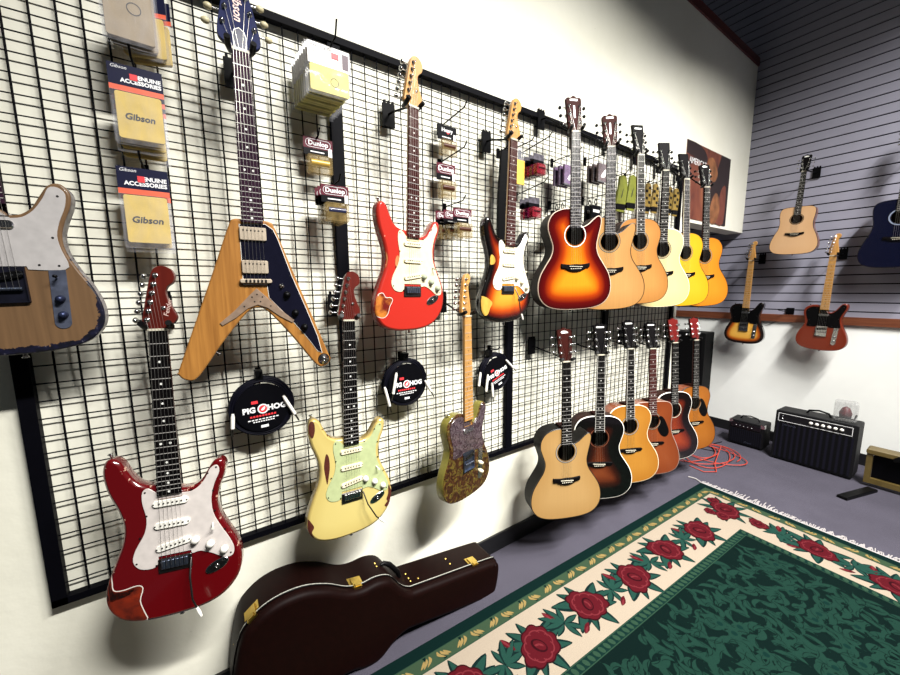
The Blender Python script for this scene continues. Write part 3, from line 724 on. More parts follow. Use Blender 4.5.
# --- acoustic guitars ---------------------------------------------------------------
M_board_ac = M_ebony
def acoustic(name, pos, ang, label, outline, top, side, headpoly, headmat, face=None, scale=1.0, depth=95, rosette=None, binding=None, guardm=None, dots=True, headsharp=(), board=None, bindfb=None, group=None, keys=None, bridge_style='modern', neckmat=None, dotmat=None, logo=None, guard_side=1, ring_w=7):
    M = frame(pos, *ang) @ Matrix.Scale(scale, 4); root = empty(name, M); tag(root, label, 'acoustic guitar', group)
    mb = MB(); poly = smooth_poly(outline, 4, (0, len(outline) - 1)); hc = (0, 492, 50)
    shell(mb, poly, 0, depth, 0, hc, 16, m=(0, 1, 2))
    mb.build('body', [top, side, M_inside], root)
    # binding strip round the top
    b = binding or M_cream; mb = MB(); N = len(poly); po = offset(poly, -.8); pi_ = offset(poly, 2.6)
    vs = [P(x, y, -7) for x, y in po] + [P(x, y, .5) for x, y in po] + [P(x, y, .5) for x, y in pi_]
    mb.add(vs, [(i * N + k, i * N + (k + 1) % N, (i + 1) * N + (k + 1) % N, (i + 1) * N + k) for i in range(2) for k in range(N)], 0, True); mb.build('binding', b, root, fix=True)
    # rosette
    ro = rosette or plain('muted_rosette', (128, 118, 100), .45)
    mb = MB()
    for r0, r1, mi in ((52, 53.5, 1), (55, 55 + ring_w * .6, 0), (55 + ring_w * .6, 56 + ring_w * .8, 1)):
        a = circle(0, 492, r0, 40); c = circle(0, 492, r1, 40); vs = [P(x, y, .3) for x, y in a] + [P(x, y, .3) for x, y in c]
        mb.add(vs, [(k, (k + 1) % 40, 40 + (k + 1) % 40, 40 + k) for k in range(40)], mi)
    mb.build('rosette', [ro, M_ebony], root)
    # bridge
    if bridge_style == 'modern': bp = smooth_poly([(-78,634),(-70,634),(-30,638),(0,636),(30,638),(70,634),(78,634),(76,654),(60,656),(30,670),(0,674),(-30,670),(-60,656),(-76,654)], 2)
    else: bp = smooth_poly([(-78,640),(0,638),(78,640),(78,656),(50,658),(30,668),(0,672),(-30,668),(-50,658),(-78,656)], 2)
    mb = MB(); mb.prism(bp, P, 0, 8, 0, 1.5); br = mb.build('bridge', M_ebony, root)
    mb = MB(); mb.prism([(-36, 645), (36, 649), (36, 652), (-36, 648)], P, 8, 12); mb.build('saddle', M_bone, br)
    for i in range(6): MB().lathe([(.0028, -.001), (.0032, .002), (.0015, .004), (0, .004)], P(-26 + 10.4 * i, 660, 8), P(0, 0, 1), 8).build('bridge_pin', M_bone, br)
    if guardm:
        s = guard_side
        MB().prism([(s * a, b_) for a, b_ in smooth_poly([(46,470),(62,462),(84,480),(104,520),(118,560),(116,590),(96,608),(70,600),(52,580),(38,548),(52,522),(58,495)], 3)], P, 0, 1.4, 0, .3).build('pickguard', guardm, root)
    t = add_neck(root, 456, (neckmat or M_mahog, board or M_board_ac), 648, 20, n_face=2, w0=44, w1=57, dots=dotmat or dots, joint=368, binding=bindfb)
    # heel
    MB().prism([(-26, 352), (26, 352), (20, 372), (-20, 372)], P, -80, 2).build('heel', neckmat or M_mahog, root)
    H, h = head(root, headpoly, headmat, drop=3, tilt=8, sharp=headsharp, face=face)
    tp = tuners_33(root, H, (27, 28, 29), (-48, -88, -128), key=keys or M_chrome, kl=14)
    strings(root, H, tp, t, 648, 52, down=13)
    if logo:
        mb = MB(); logo_shape(mb, H, logo); mb.build('logo', M_pearl, h)
    MB().lathe([(.004, -.004), (.004, .006), (.007, .009), (.007, .011), (0, .012)], P(0, 869, -50), P(0, 1), 12).build('strap_button', M_chrome, root)
    return root
def logo_shape(mb, H, kind):
    if kind == 'bar': mb.prism(rrect(0, -160, 46, 8, 3), H, 0, .6)
    elif kind == 'cross': mb.prism(rrect(0, -100, 8, 60, 3), H, 0, .6); mb.prism(rrect(0, -158, 40, 9, 3), H, 0, .6)
    else: mb.prism(smooth_poly([(-20, -158), (-6, -164), (14, -160), (20, -152), (0, -150), (-16, -150)], 2), H, 0, .6)

spruce = lambda name, a, b, g=.14: edge_paint(name, [(0, tuple(v * k for v, k in zip(a, (.81, .80, .72)))), (100, tuple(v * k for v, k in zip(b, (.81, .80, .72))))], .35, .15, grain=g)
sunburst_ac = edge_paint('cherry_sunburst_top', [(0, (44, 4, 6)), (34, (84, 8, 6)), (62, (150, 48, 8)), (92, (194, 106, 16)), (125, (208, 132, 28))], .12, .9, grain=.1)
side_red = wood('dark_cherry_side', (14, 6, 6), (30, 10, 9), (20, 20, 4), .5, 0, spec=.12)
side_rose = wood('rosewood_side', (26, 11, 8), (44, 20, 14), (20, 20, 4), .5, 0, spec=.12)
side_mah = wood('mahogany_side', (96, 48, 26), (126, 66, 38), (20, 20, 4), .3, .5)
def speckle():
    m, nt, b = nodes_of('ornate_inlaid_board')
    n = tex_noise(nt, 120, 2, .5, coords(nt)); rp = ramp(nt, [(.0, srgb((20, 15, 18))), (.585, srgb((112, 110, 114)))], n.outputs[0], 'CONSTANT')
    link(nt, rp.outputs[0], b.inputs['Base Color']); b.inputs['Roughness'].default_value = .35; return m
inlaid = speckle()
bwbind = plain('black_binding', (20, 18, 18), .3)
G = 'acoustic guitars in the upper row'
acoustic('acoustic_guitar', (.261, 1.571, 2.294), (24.2, -1.9, -.3), 'cherry sunburst cutaway acoustic guitar with flowery inlaid neck, nearest of the upper row',
         GA, sunburst_ac, side_red, THEAD_AC, M_mahog, M_mahog, board=inlaid, dots=None, rosette=M_pearl, keys=M_black, binding=plain('pale_binding', (190, 170, 150), .4), logo='cross')
acoustic('acoustic_guitar', (.263, 1.867, 2.282), (33, -2.1, .4), 'pale natural cutaway acoustic guitar, second from left in the upper row', GA,
         spruce('spruce_tan', (205, 150, 92), (220, 168, 110)), side_rose, THEAD_AC, M_mahog, M_mahog, board=inlaid, dots=None, keys=M_black, binding=bwbind, logo='cross')
acoustic('acoustic_guitar', (.247, 2.187, 2.306), (21, -2, -2.1), 'honey brown acoustic guitar with square pearl blocks up its neck, third in the upper row', OM,
         spruce('cedar_tan', (186, 126, 66), (206, 148, 86)), side_rose, MHEAD, M_ebony, M_ebony, bindfb=M_white, board=M_ebony, dots=True, keys=M_black, binding=bwbind, headsharp=(3, 4, 5, 6), logo='bar')
acoustic('acoustic_guitar', (.236, 2.512, 2.276), (28, -1.5, -.4), 'very pale cream topped acoustic guitar with square black headstock, upper row', OM,
         spruce('pale_spruce', (236, 214, 164), (242, 222, 178), .06), side_mah, MHEAD, M_ebony, M_ebony, headsharp=(3, 4, 5, 6), keys=M_black, binding=M_cream)
acoustic('acoustic_guitar', (.226, 2.819, 2.272), (22, -2.2, -2.2), 'bright yellow topped acoustic guitar with square black headstock, upper row', OM,
         spruce('yellow_top', (232, 172, 22), (240, 184, 40), .08), side_mah, MHEAD, M_ebony, M_ebony, headsharp=(3, 4, 5, 6), keys=M_black, binding=bwbind, board=inlaid, dots=None, bindfb=M_cream)
acoustic('acoustic_guitar', (.234, 3.120, 2.261), (26, -2.1, -1.9), 'orange topped acoustic guitar in front of the poster, farthest of the upper row', OM,
         spruce('orange_top', (216, 128, 22), (226, 146, 36), .08), side_mah, THEAD_AC, M_ebony, M_ebony, keys=M_black, binding=bwbind, logo='x')
acoustic('acoustic_guitar', (.278, 1.539, 1.154), (24.4, -1.3, -1.7), 'pale natural cutaway acoustic guitar with dark sides, nearest of the lower row', GA,
         spruce('sand_spruce', (202, 158, 104), (216, 174, 122), .08), plain('near_black_side', (10, 8, 7), .5, spec=.12), THEAD_AC, M_mahog, M_mahog, binding=bwbind, logo='x', rosette=plain('grey_ring', (150, 145, 140), .4))
dark_burst = edge_paint('tobacco_sunburst_top', [(0, (9, 7, 7)), (60, (12, 8, 8)), (90, (46, 16, 9)), (120, (92, 40, 20)), (150, (110, 52, 26))], .12, .9)
acoustic('acoustic_guitar', (.272, 1.853, 1.155), (32, -.7, -1.6), 'dark tobacco sunburst acoustic guitar with white rimmed top, second in the lower row', OM,
         dark_burst, side_rose, GHEAD, M_ebony, M_ebony, bindfb=M_white, binding=M_white, logo='bar', bridge_style='trad', rosette=plain('brown_ring', (110, 60, 40), .4), dots=True)
acoustic('acoustic_guitar', (.262, 2.175, 1.157), (26, -1.1, -3), 'honey yellow acoustic guitar with white rim, third in the lower row', OM,
         spruce('honey_top', (196, 128, 44), (210, 146, 60), .1), side_mah, GHEAD, M_ebony, M_ebony, bindfb=M_white, binding=M_cream, logo='bar', bridge_style='trad', rosette=plain('grey_ring', 0))
acoustic('acoustic_guitar', (.261, 2.447, 1.131), (28, -1.5, -3.2), 'red brown mahogany acoustic guitar with black teardrop pickguard, lower row', DREAD,
         spruce('mahogany_top', (140, 62, 28), (156, 76, 38), .12), side_mah, GHEAD, M_ebony, M_ebony, binding=plain('grey_binding', (150, 130, 120), .4), guardm=M_black, bridge_style='trad', board=M_rose, logo='bar')
acoustic('acoustic_guitar', (.249, 2.779, 1.140), (24, -1, -3.5), 'black and red sunburst acoustic guitar with white rim and red brown headstock, lower row', OM,
         edge_paint('black_red_burst', [(0, (14, 10, 10)), (50, (18, 10, 9)), (85, (96, 30, 14)), (130, (130, 48, 20))], .12, .9), side_rose, THEAD_AC, M_mahog, wood('red_head_face', (84, 14, 12), (104, 20, 16), (30, 30, 4), .35, .1), binding=M_white, rosette=M_bone, bridge_style='trad')
acoustic('acoustic_guitar', (.249, 3.115, 1.130), (20, -.6, -3.7), 'amber orange acoustic guitar with red brown headstock, farthest of the lower row', OM,
         spruce('amber_top', (168, 96, 24), (186, 112, 36), .1), side_mah, THEAD_AC, M_mahog, wood('red_head_face', 0, 0), binding=bwbind, guardm=M_black, bridge_style='trad')

# --- back wall guitars ----------------------------------------------------------------
acoustic('acoustic_guitar', (.476, 4.359, 2.515), (88, 2.1, .9), 'small pale travel size acoustic guitar hanging alone high on the grey slat wall', DREAD,
         spruce('travel_spruce', (250, 200, 160), (255, 208, 172), .05), side_mah, THEAD_AC, M_ebony, M_ebony, scale=.80, binding=bwbind, rosette=M_ebony, ring_w=4, logo='x')
acoustic('acoustic_guitar', (1.041, 4.413, 2.545), (89.3, -.4, -.5), 'dark blue acoustic guitar cut off by the right edge', DREAD,
         plain('midnight_blue_lacquer', (5, 8, 30), .2, coat=.4), plain('midnight_blue_side', (10, 12, 34), .2, coat=.5), MHEAD, M_ebony, M_ebony, binding=bwbind, rosette=plain('blue_grey_ring', (120, 130, 150), .4), headsharp=(3, 4, 5, 6), ring_w=14)
tele('electric_guitar', (.157, 4.414, 1.786), (93, 1.1, .6), 'small black rimmed sunburst electric guitar on the slat wall, left of the orange one',
     edge_paint('small_burst', [(0, (14, 10, 10)), (20, (30, 14, 8)), (38, (170, 80, 20)), (62, (224, 164, 66)), (100, (232, 178, 80))], .2, .7), plain('gloss_black', 0), M_black, M_maple, M_maple, M_maplehead, dots=dark_logo)
tele('electric_guitar', (.707, 4.429, 1.790), (95.4, 1.5, .3), 'burnt orange electric guitar with black pickguard and maple neck on the slat wall',
     edge_paint('burnt_orange', [(0, (108, 34, 12)), (200, (116, 38, 14))], .3, .2), plain('burnt_orange_side', (92, 28, 12), .4, coat=.1), M_black, M_maple, M_maple, M_maplehead, dots=dark_logo)

# ------------------------------------------------------------------ hangers that hold the guitars
def hanger(M, label, wall='x', s=1.0, half=27, zoff=.055):
    nut = M.translation
    if wall == 'x': W = Matrix.Translation((XG + .007, nut.y, nut.z + zoff)); out = Vector((1, 0, 0)); side = Vector((0, 1, 0))
    else: W = Matrix.Translation((nut.x + .03, YB - .001, nut.z + zoff * .4)); out = Vector((0, -1, 0)); side = Vector((1, 0, 0))
    root = empty('guitar_hanger', W); tag(root, label, 'guitar hanger', 'black guitar hangers')
    mb = MB(); a = out * 0; 
    up = Vector((0, 0, 1))
    def bx(s0, s1, o0, o1, z0, z1):
        c = [side * s_ + out * o_ + up * z_ for s_ in (s0, s1) for o_ in (o0, o1) for z_ in (z0, z1)]
        mb.add(c, [(0,1,3,2),(4,6,7,5),(0,4,5,1),(2,3,7,6),(0,2,6,4),(1,5,7,3)], 0)
    bx(-.026, .026, 0, .012, -.048, .04)
    for t in (-.020, -.002, .016): bx(t, t + .008, -.002, .010, .04, .052)
    mb.build('wall_bracket', M_blackmetal, root)
    Wi = W.inverted(); L = lambda x, y, n: Wi @ (M @ P(x, y, n))
    back = L(0, -14, -30)
    mb = MB(); mb.tube([out * .01, out * .05 - up * .006, back], .0042, 8); mb.build('arm', M_blackmetal, root)
    mb = MB(); mb.tube([L(-half - 4, -20, 26), L(-half - 2, -10, 2), L(-half + 4, -9, -24), L(-10, -13, -31), L(10, -13, -31), L(half - 4, -9, -24), L(half + 2, -10, 2), L(half + 4, -20, 26)], [.008, .0085, .007, .005, .005, .007, .0085, .008], 8)
    mb.build('padded_yoke', M_black, root)
bpy.context.view_layer.update()
who = {}
for o in list(bpy.data.objects):
    if o.get('category') in ('electric guitar', 'acoustic guitar'):
        lab = o['label']; short = lab.split(' hanging')[0].split(',')[0].split(' with')[0].split(' beside')[0].split(' cut')[0].split(' on the')[0].split(' in front')[0]
        who[lab] = short
        wl = 'y' if o.location.y > 4 else 'x'
        row = ', upper row' if 'upper row' in lab else (', lower row' if 'lower row' in lab else '')
        Mh = o.matrix_world.copy()
        hanger(Mh, 'black padded hanger holding the ' + short + row, wl, half=27 if 'travel' not in lab else 22, zoff=.14 if (row == ', upper row') else .055)

# ------------------------------------------------------------------ things hung on the grid on display hooks
def hook(y, z, x1, label, tip=.018, drop=.0):
    root = empty('display_hook', Matrix.Translation((XG + .004, y, z))); tag(root, label, 'hook', 'black display hooks on the grid')
    mb = MB(); L = x1 - XG
    mb.tube([(0, 0, 0), (.02, 0, .0), (L - .02, 0, drop), (L, 0, drop + tip)], .0028, 8); mb.build('rod', M_blackmetal, root)
    MB().box((0, -.009, -.03), (.008, .009, .016)).build('clip', M_blackmetal, root)
    return root
M_navy = plain('navy_card', (10, 14, 46), .5, spec=.2); M_orange = plain('orange_stripe', (224, 96, 66), .5); M_redtag = plain('red_tag', (222, 52, 58), .5)
M_yellowcloth = plain('yellow_polish_cloth', (206, 178, 92), .85, scale=25); M_greycloth = plain('beige_polish_cloth', (158, 142, 118), .85, scale=25)
M_paleyellow = plain('pale_yellow_cloth', (226, 216, 120), .85, scale=25)
M_film = clear_plastic('clear_film', (215, 215, 222), .13); M_print = plain('dark_print', (8, 8, 8), .6); M_whitecard = plain('white_card', (235, 232, 228), .5)
M_maroon = plain('maroon_card', (84, 14, 34), .5, spec=.2); M_blackcard = plain('black_card', (4, 4, 8), .5, spec=.1); M_amberbox = clear_plastic('amber_blister', (150, 128, 82), .42)
M_purple = plain('violet_card', (84, 50, 92), .5, var=.4, scale=50); M_whiteprint = plain('white_print', (235, 235, 235), .5)
def wavy_sheet(mb, y0, y1, z0, z1, x, amp, m=0, n=6, seed=0):
    rn = random.Random(seed); vs = []; 
    for i in range(n + 1):
        for j in range(n + 1):
            e = 1 if 0 < i < n and 0 < j < n else .4
            vs.append((x + rn.uniform(-amp, amp) * e, y0 + (y1 - y0) * j / n + rn.uniform(-amp, amp) * .4, z0 + (z1 - z0) * i / n + rn.uniform(-amp, amp) * .4))
    mb.add(vs, [(i * (n + 1) + j, i * (n + 1) + j + 1, (i + 1) * (n + 1) + j + 1, (i + 1) * (n + 1) + j) for i in range(n) for j in range(n)], m, True)
def cloth_pack(x, yc, zt, w_, h_, label, cloth, style, group, yaw=0, seed=1, text=True):
    root = empty('cloth_packet', Matrix.Translation((x, yc, zt)) @ Matrix.Rotation(R(yaw), 4, 'Z')); tag(root, label, 'cloth packet', group)
    Q = lambda a, b, c=.0: Vector((c, a, b)); hw = w_ / 2
    hh = h_ * (.34 if style == 'navy' else .44 if style == 'white' else .0)
    if style == 'navy':
        MB().box((0, -hw, -hh * .8), (.0015, hw, 0)).build('header_card', M_navy, root)
        MB().box((0, -hw, -hh), (.0016, hw, -hh * .8)).build('orange_stripe', M_orange, root)
        if text:
            text_mesh('GENUINE', h_ * .072, M_whiteprint, root, lambda a, b: Q(hw * .93 + a, -hh * .40 + b, .0019), 'RIGHT', bold=.0006)
            text_mesh('ACCESSORIES', h_ * .072, M_whiteprint, root, lambda a, b: Q(hw * .93 + a, -hh * .60 + b, .0019), 'RIGHT', bold=.0006)
            text_mesh('Gibson', h_ * .06, M_whiteprint, root, lambda a, b: Q(-hw * .9 + a, -hh * .12 + b, .0019), 'LEFT', shear=.3)
            MB().box((.0018, -hw * .22, -hh * .53), (.003, hw * .06, -hh * .30)).build('price_sticker', M_redtag, root)
    if style == 'white':
        MB().box((0, -hw * .92, -hh), (.0015, hw * .92, -.004)).build('label_card', M_whitecard, root)
        if text:
            for i, tx in enumerate(('MARTIN & Co', 'Martin', 'Polish Cloth')):
                text_mesh(tx, h_ * .07, plain('grey_print', (70, 62, 66), .5), root, lambda a, b, i=i: Q(-hw * .8 + a, -hh * (.22 + .24 * i) + b, .0019), 'LEFT')
            MB().box((.0016, hw * .1, -hh * .55), (.003, hw * .42, -hh * .30)).build('price_sticker', M_redtag, root)
            MB().box((.0016, hw * .58, -hh * .9), (.0022, hw * .86, -hh * .22)).build('label_picture', plain('plum_print', (60, 24, 44), .5, var=.4, scale=300), root)
    cm = MB(); rn = random.Random(seed); T = .010
    cz0, cz1, cw = -h_ * .97, -hh - h_ * .02, hw * .86
    pl = [(-cw, cz0), (cw, cz0), (cw, cz1), (-cw, cz1)]
    for k in range(3):
        o = .0015 * (2 - k); cm.prism(rrect(rn.uniform(-.001, .001), (cz0 + cz1) / 2 + .001 * k, 2 * cw - o, cz1 - cz0 - o, .006), lambda a, b, n: Vector((n, a, b)), -.004 + k * T / 3 - .004, -.004 + (k + 1) * T / 3 - .0045, 0, .0008)
    cm.build('folded_cloth', cloth, root)
    if text:
        if style == 'navy': text_mesh('Gibson', h_ * .115, M_print, root, lambda a, b: Q(a, (cz0 + cz1) / 2 + b, .0022), name='cloth_print', shear=.15, bold=.0007)
        else:
            mb = MB(); c = circle(0, 0, h_ * .09, 20); c2 = circle(0, 0, h_ * .078, 20)
            vs = [(.0022, a + w_ * .1, b + (cz0 + cz1) / 2) for a, b in c] + [(.0022, a + w_ * .1, b + (cz0 + cz1) / 2) for a, b in c2]
            mb.add(vs, [(k, (k + 1) % 20, 20 + (k + 1) % 20, 20 + k) for k in range(20)], 0); mb.build('cloth_print', M_print, root)
    mb = MB(); wavy_sheet(mb, -hw, hw, -h_ * 1.03, 0 if style == 'plain' else -hh, .006, .0022, seed=seed); wavy_sheet(mb, -hw, hw, -h_ * 1.03, 0, -.012, .002, seed=seed + 9)
    mb.build('clear_bag', M_film, root, fix=False)
    return root
def lerp(a, b, t): return a + (b - a) * t
Gp = 'packets of polishing cloth on the left hooks'
# top left stack
hook(-.11, 2.335, .20, 'display hook at the very top left carrying beige cloth packets')
for i, (x, dy, yaw, tx) in enumerate(((.175, 0, 4, True), (.150, .004, 0, False), (.128, .022, -14, False), (.105, .034, -22, False))):
    cloth_pack(x, -.104 + dy, 2.335 - .004 * i, .112, .165, ['beige polishing cloth packet in front, top left corner', 'beige cloth packet second from front, top left corner', 'beige cloth packet third from front, top left corner', 'rearmost turned packet of the top left corner stack'][i], M_greycloth if i < 2 else M_yellowcloth, 'plain' if i < 2 else 'navy', Gp, yaw, i + 3, tx)
hook(-.110, 2.14, .19, 'display hook carrying the upper navy and yellow cloth packets')
for i, x in enumerate((.155, .125, .095)):
    cloth_pack(x, -.106 - .001 * i, 2.122 - .014 * i, .112, .190, ['upper yellow polishing cloth packet with navy header, front one', 'second packet behind the upper yellow cloth packet', 'rearmost packet behind the upper yellow cloth packet'][i], M_yellowcloth, 'navy', Gp, 0, 11 + i, i == 0)
hook(-.118, 1.895, .15, 'display hook carrying the lower navy and yellow cloth packets')
for i, x in enumerate((.115, .09)):
    cloth_pack(x, -.118, 1.877 - .010 * i, .112, .212, ['lower yellow polishing cloth packet with navy header, front one', 'packet behind the lower yellow cloth packet'][i], M_yellowcloth, 'navy', Gp, 0, 21 + i, i == 0)
hook(.405, 2.325, .26, 'display hook with upturned tip carrying the thick yellow cloth bundle', tip=.04)
for i in range(9):
    cloth_pack(.205 - .0195 * i, .394 - .002 * i, 2.317 + (.003 if i % 2 else 0), .146, .152,
               ['front', 'second', 'third', 'fourth', 'fifth', 'sixth', 'seventh', 'eighth', 'rearmost'][i] + ' pale yellow cloth packet of the thick bundle beside the big V guitar', M_paleyellow, 'white', 'pale yellow cloth packets in one thick bundle', 0, 31 + i, i == 0)

def blister(x, yc, zt, w_, h_, label, head_mat, brand, group, slide=None, sub=True, box=M_amberbox, yaw=0):
    root = empty('blister_pack', Matrix.Translation((x, yc, zt)) @ Matrix.Rotation(R(yaw), 4, 'Z')); tag(root, label, 'blister pack', group)
    hw = w_ / 2; hh = h_ * .46; Q = lambda a, b, c=0: Vector((c, a, b))
    mb = MB(); mb.box((-.001, -hw, -hh), (.001, hw, 0), 0); mb.box((-.0012, -hw, -hh), (.0013, hw, -hh * .62), 1); mb.build('header_card', [head_mat, M_blackcard], root)
    if brand:
        text_mesh(brand, h_ * .17, M_whiteprint, root, lambda a, b: Q(a, -hh * .32 + b, .0016), bold=.0006, sx=1.05)
        if sub: MB().box((.0013, -hw * .55, -hh * .83), (.0018, hw * .4, -hh * .77)).build('small_print', M_whiteprint, root)
        if brand == 'Heavy': MB().prism(circle(.004, -hh * .42, .008, 14), lambda a, b, n: Vector((n, a, b)), .001, .0015).build('red_dot', M_redtag, root)
        if brand == 'Dunlop':
            mb = MB(); c = rrect(0, -hh * .32, w_ * .86, hh * .46, hh * .22, 5); c2 = offset(c, .0012 if area(c) > 0 else -.0012)
            n_ = len(c); mb.add([Q(a, b, .0015) for a, b in c] + [Q(a, b, .0015) for a, b in c2], [(k, (k + 1) % n_, n_ + (k + 1) % n_, n_ + k) for k in range(n_)], 0); mb.build('logo_ring', M_whiteprint, root)
        MB().box((.0013, hw * .68, -hh * .98), (.0017, hw * .94, -hh * .5)).build('price_sticker', M_whitecard, root)
    mb = MB(); mb.prism(rrect(0, -h_ * .73, w_ * .86, h_ * .50, .008), lambda a, b, n: Vector((n, a, b)), -.002, .022, 0, .003); mb.build('clear_box', box, root)
    mb = MB(); mb.tube([(.014, -hw * .62, -h_ * .68), (.014, hw * .62, -h_ * .68)], h_ * .085, 12); mb.build('contents', slide or plain('brown_slide', (70, 34, 18), .35, coat=.2), root)
    return root
Gd = 'small accessory blister packs on the grid'
hook(.375, 2.075, .12, 'short display hook carrying the single maroon and amber pack')
blister(.075, .380, 2.075, .102, .130, 'upper maroon headed amber pack under the yellow cloth bundle', M_maroon, 'Dunlop', Gd, plain('amber_slide', (196, 160, 70), .3))
hook(.415, 1.91, .20, 'display hook carrying the cluster of three maroon packs')
for i, x in enumerate((.165, .13, .10)):
    blister(x, .405 - .002 * i, 1.897, .096, .128, ['front maroon headed pack with blue grey slide, left of the coral guitar', 'second maroon headed pack, left of the coral guitar', 'rear maroon headed pack, left of the coral guitar'][i], M_maroon, 'Dunlop', Gd, plain('blue_slide', (44, 46, 74), .3, coat=.3))
hook(.925, 2.25, .235, 'display hook above the black headed pack, right of the coral guitar', drop=.01)
blister(.075, .937, 2.243, .098, .130, 'black headed pack with red dot, top of three right of the coral guitar', M_blackcard, 'Heavy', Gd, None)
hook(.925, 2.10, .235, 'display hook above the middle maroon pack, right of the coral guitar', drop=.01)
blister(.075, .930, 2.085, .098, .155, 'maroon headed pack in the middle of three right of the coral guitar', M_maroon, 'Dunlop', Gd, None)
hook(.95, 1.912, .19, 'display hook carrying three maroon packs low right of the coral guitar')
for i, (x, y) in enumerate(((.145, .968), (.09, .955), (.055, .935))):
    blister(x, y, 1.885, .10, .130, ['front pack of the lowest maroon cluster right of the coral guitar', 'middle pack of the lowest maroon cluster right of the coral guitar', 'rear pack of the lowest maroon cluster right of the coral guitar'][i], M_maroon, 'Dunlop', Gd, None)
# right of the sunburst guitar
hook(1.37, 2.245, .18, 'display hook with a tall yellow string packet, right of the small sunburst guitar')
rt = empty('string_packet', Matrix.Translation((.10, 1.355, 2.225))); tag(rt, 'tall narrow yellow string packet beside the rosewood neck of the sunburst guitar', 'string packet')
MB().box((-.004, -.03, -.17), (.004, .03, -.055)).build('yellow_sleeve', plain('yellow_sleeve', (226, 182, 72), .5, var=.2, scale=80), rt)
MB().box((-.003, -.028, -.055), (.003, .028, 0)).build('clear_top', M_film, rt)
M_magenta = plain('magenta_card', (128, 34, 66), .5); M_pinkred = plain('pink_red_card', (150, 46, 62), .5)
for (yc, zt, nm, ups) in ((1.435, 2.20, 'upper', 4), (1.41, 1.99, 'lower', 3)):
    hook(yc - .01, zt + .035, .24, nm + ' display hook carrying magenta packs right of the sunburst guitar', drop=.02)
    for i in range(ups):
        blister(.15 - .026 * i, yc - .006 * i, zt - .002 * i, .074, .105, ['front', 'second', 'third', 'fourth'][i] + ' magenta pack on the ' + nm + ' hook right of the sunburst guitar', plain('smoke_card', (70, 66, 74), .5, var=.5, scale=60), None, 'small magenta packs', M_black, False, clear_plastic('magenta_blister' if i % 2 else 'pink_red_blister', (104, 18, 52) if i % 2 else (132, 34, 46), .75))
for (yc, zt, m1, nm) in ((1.695, 2.21, M_purple, 'violet and white'), (1.99, 2.27, plain('dusty_brown_card', (74, 52, 52), .5, var=.5, scale=60), 'dusty brown')):
    hook(yc - .02, zt + .03, .22, 'display hook carrying the ' + nm + ' string packs')
    for i in range(3):
        rt = empty('string_packet', Matrix.Translation((.14 - .03 * i, yc - .004 * i, zt))); tag(rt, ['front ', 'second ', 'rear '][i] + nm + ' string packet behind the acoustic guitar necks', 'string packet', nm + ' string packets')
        MB().box((-.006, -.055, -.115), (.006, .055, -.02)).build('sleeve', m1, rt)
        mb = MB(); mb.prism(smooth_poly([(-.03, -.09), (.01, -.05), (.045, -.035), (.04, -.06), (.0, -.095)], 2), lambda a, b, n: Vector((n, a, b)), .005, .0066); mb.build('printed_swoosh', M_whitecard, rt)
        mb = MB(); wavy_sheet(mb, -.06, .06, -.125, 0, .009, .002, seed=i); mb.build('clear_bag', M_film, rt, fix=False)
    hook(yc - .03, zt - .20, .21, 'lower display hook beneath the ' + nm + ' string packs')
    for i in range(2):
        rt = empty('string_packet', Matrix.Translation((.12 - .04 * i, yc - .03, zt - .23))); tag(rt, ['front ', 'rear '][i] + 'black accessory packet below the ' + nm + ' packs', 'string packet', 'black accessory packets')
        mb = MB(); mb.box((-.006, -.045, -.13), (.006, .045, -.02), 0); mb.box((.006, -.03, -.06), (.0068, .03, -.045), 1); mb.build('sleeve', [M_blackcard, M_whitecard], rt)
        mb = MB(); mb.tube([(0, 0, .02), (0, -.012, .0), (0, 0, -.02), (0, .012, 0)], .003, 6, closed=True); mb.build('hang_loop', M_black, rt)
# straps hung between the acoustic necks
def strap_bundle(x, yc, zt, w_, h_, mats, label, pattern=False):
    rt = empty('guitar_strap', Matrix.Translation((x, yc, zt))); tag(rt, label, 'guitar strap', 'folded guitar straps between the acoustic necks')
    F = lambda a, b, n: Vector((n, a, b)); hw = w_ / 2
    mb = MB(); mb.prism(smooth_poly([(-hw * .4, -.005), (hw * .5, 0), (hw, -.05), (hw * .75, -h_ * .78), (-hw, -h_ * .8), (-hw * .55, -.05)], 2, (3, 4)), F, -.008, .006, 0, .002)
    if pattern:
        for i in range(5):
            for j in range(2):
                if (i + j) % 2: mb.prism(rrect((-.5 + j) * hw * .8, -.03 - i * h_ * .12, hw * .6, h_ * .09, .004), F, .005, .0068, 1)
    mb.build('webbing', [mats[0], mats[1]], rt)
    mb = MB(); mb.prism([(-hw * .95, -h_ * .80), (hw * .75, -h_ * .78), (hw * .7, -h_ * .93), (-hw * .9, -h_ * .95)], F, -.007, .007, 0, .002); mb.build('leather_end', M_black, rt)
    mb = MB(); mb.prism([(-hw * .9, -h_ * .95), (hw * .6, -h_ * .93), (hw * .55, -h_), (-hw * .85, -h_)], F, -.004, .004, 0); mb.build('end_tab', mats[0], rt)
    if not pattern:
        mb = MB(); mb.prism(smooth_poly([(-.012, -h_ * .62), (.004, -h_ * .4), (.012, -h_ * .36), (.0, -h_ * .58)], 2), F, .005, .0068); mb.build('printed_mark', M_print, rt)
lime = plain('lime_webbing', (98, 102, 18), .7, var=.15); mustard = plain('mustard_webbing', (112, 90, 28), .7, var=.3)
for k, (yc, zt) in enumerate(((2.285, 2.25), (2.40, 2.27))):
    hook(yc, zt + .01, .12, ['left', 'right'][k] + ' hook carrying a lime strap'); strap_bundle(.08, yc, zt, .115, .225, (lime, M_black), ['left', 'right'][k] + ' lime green folded strap behind the acoustic necks')
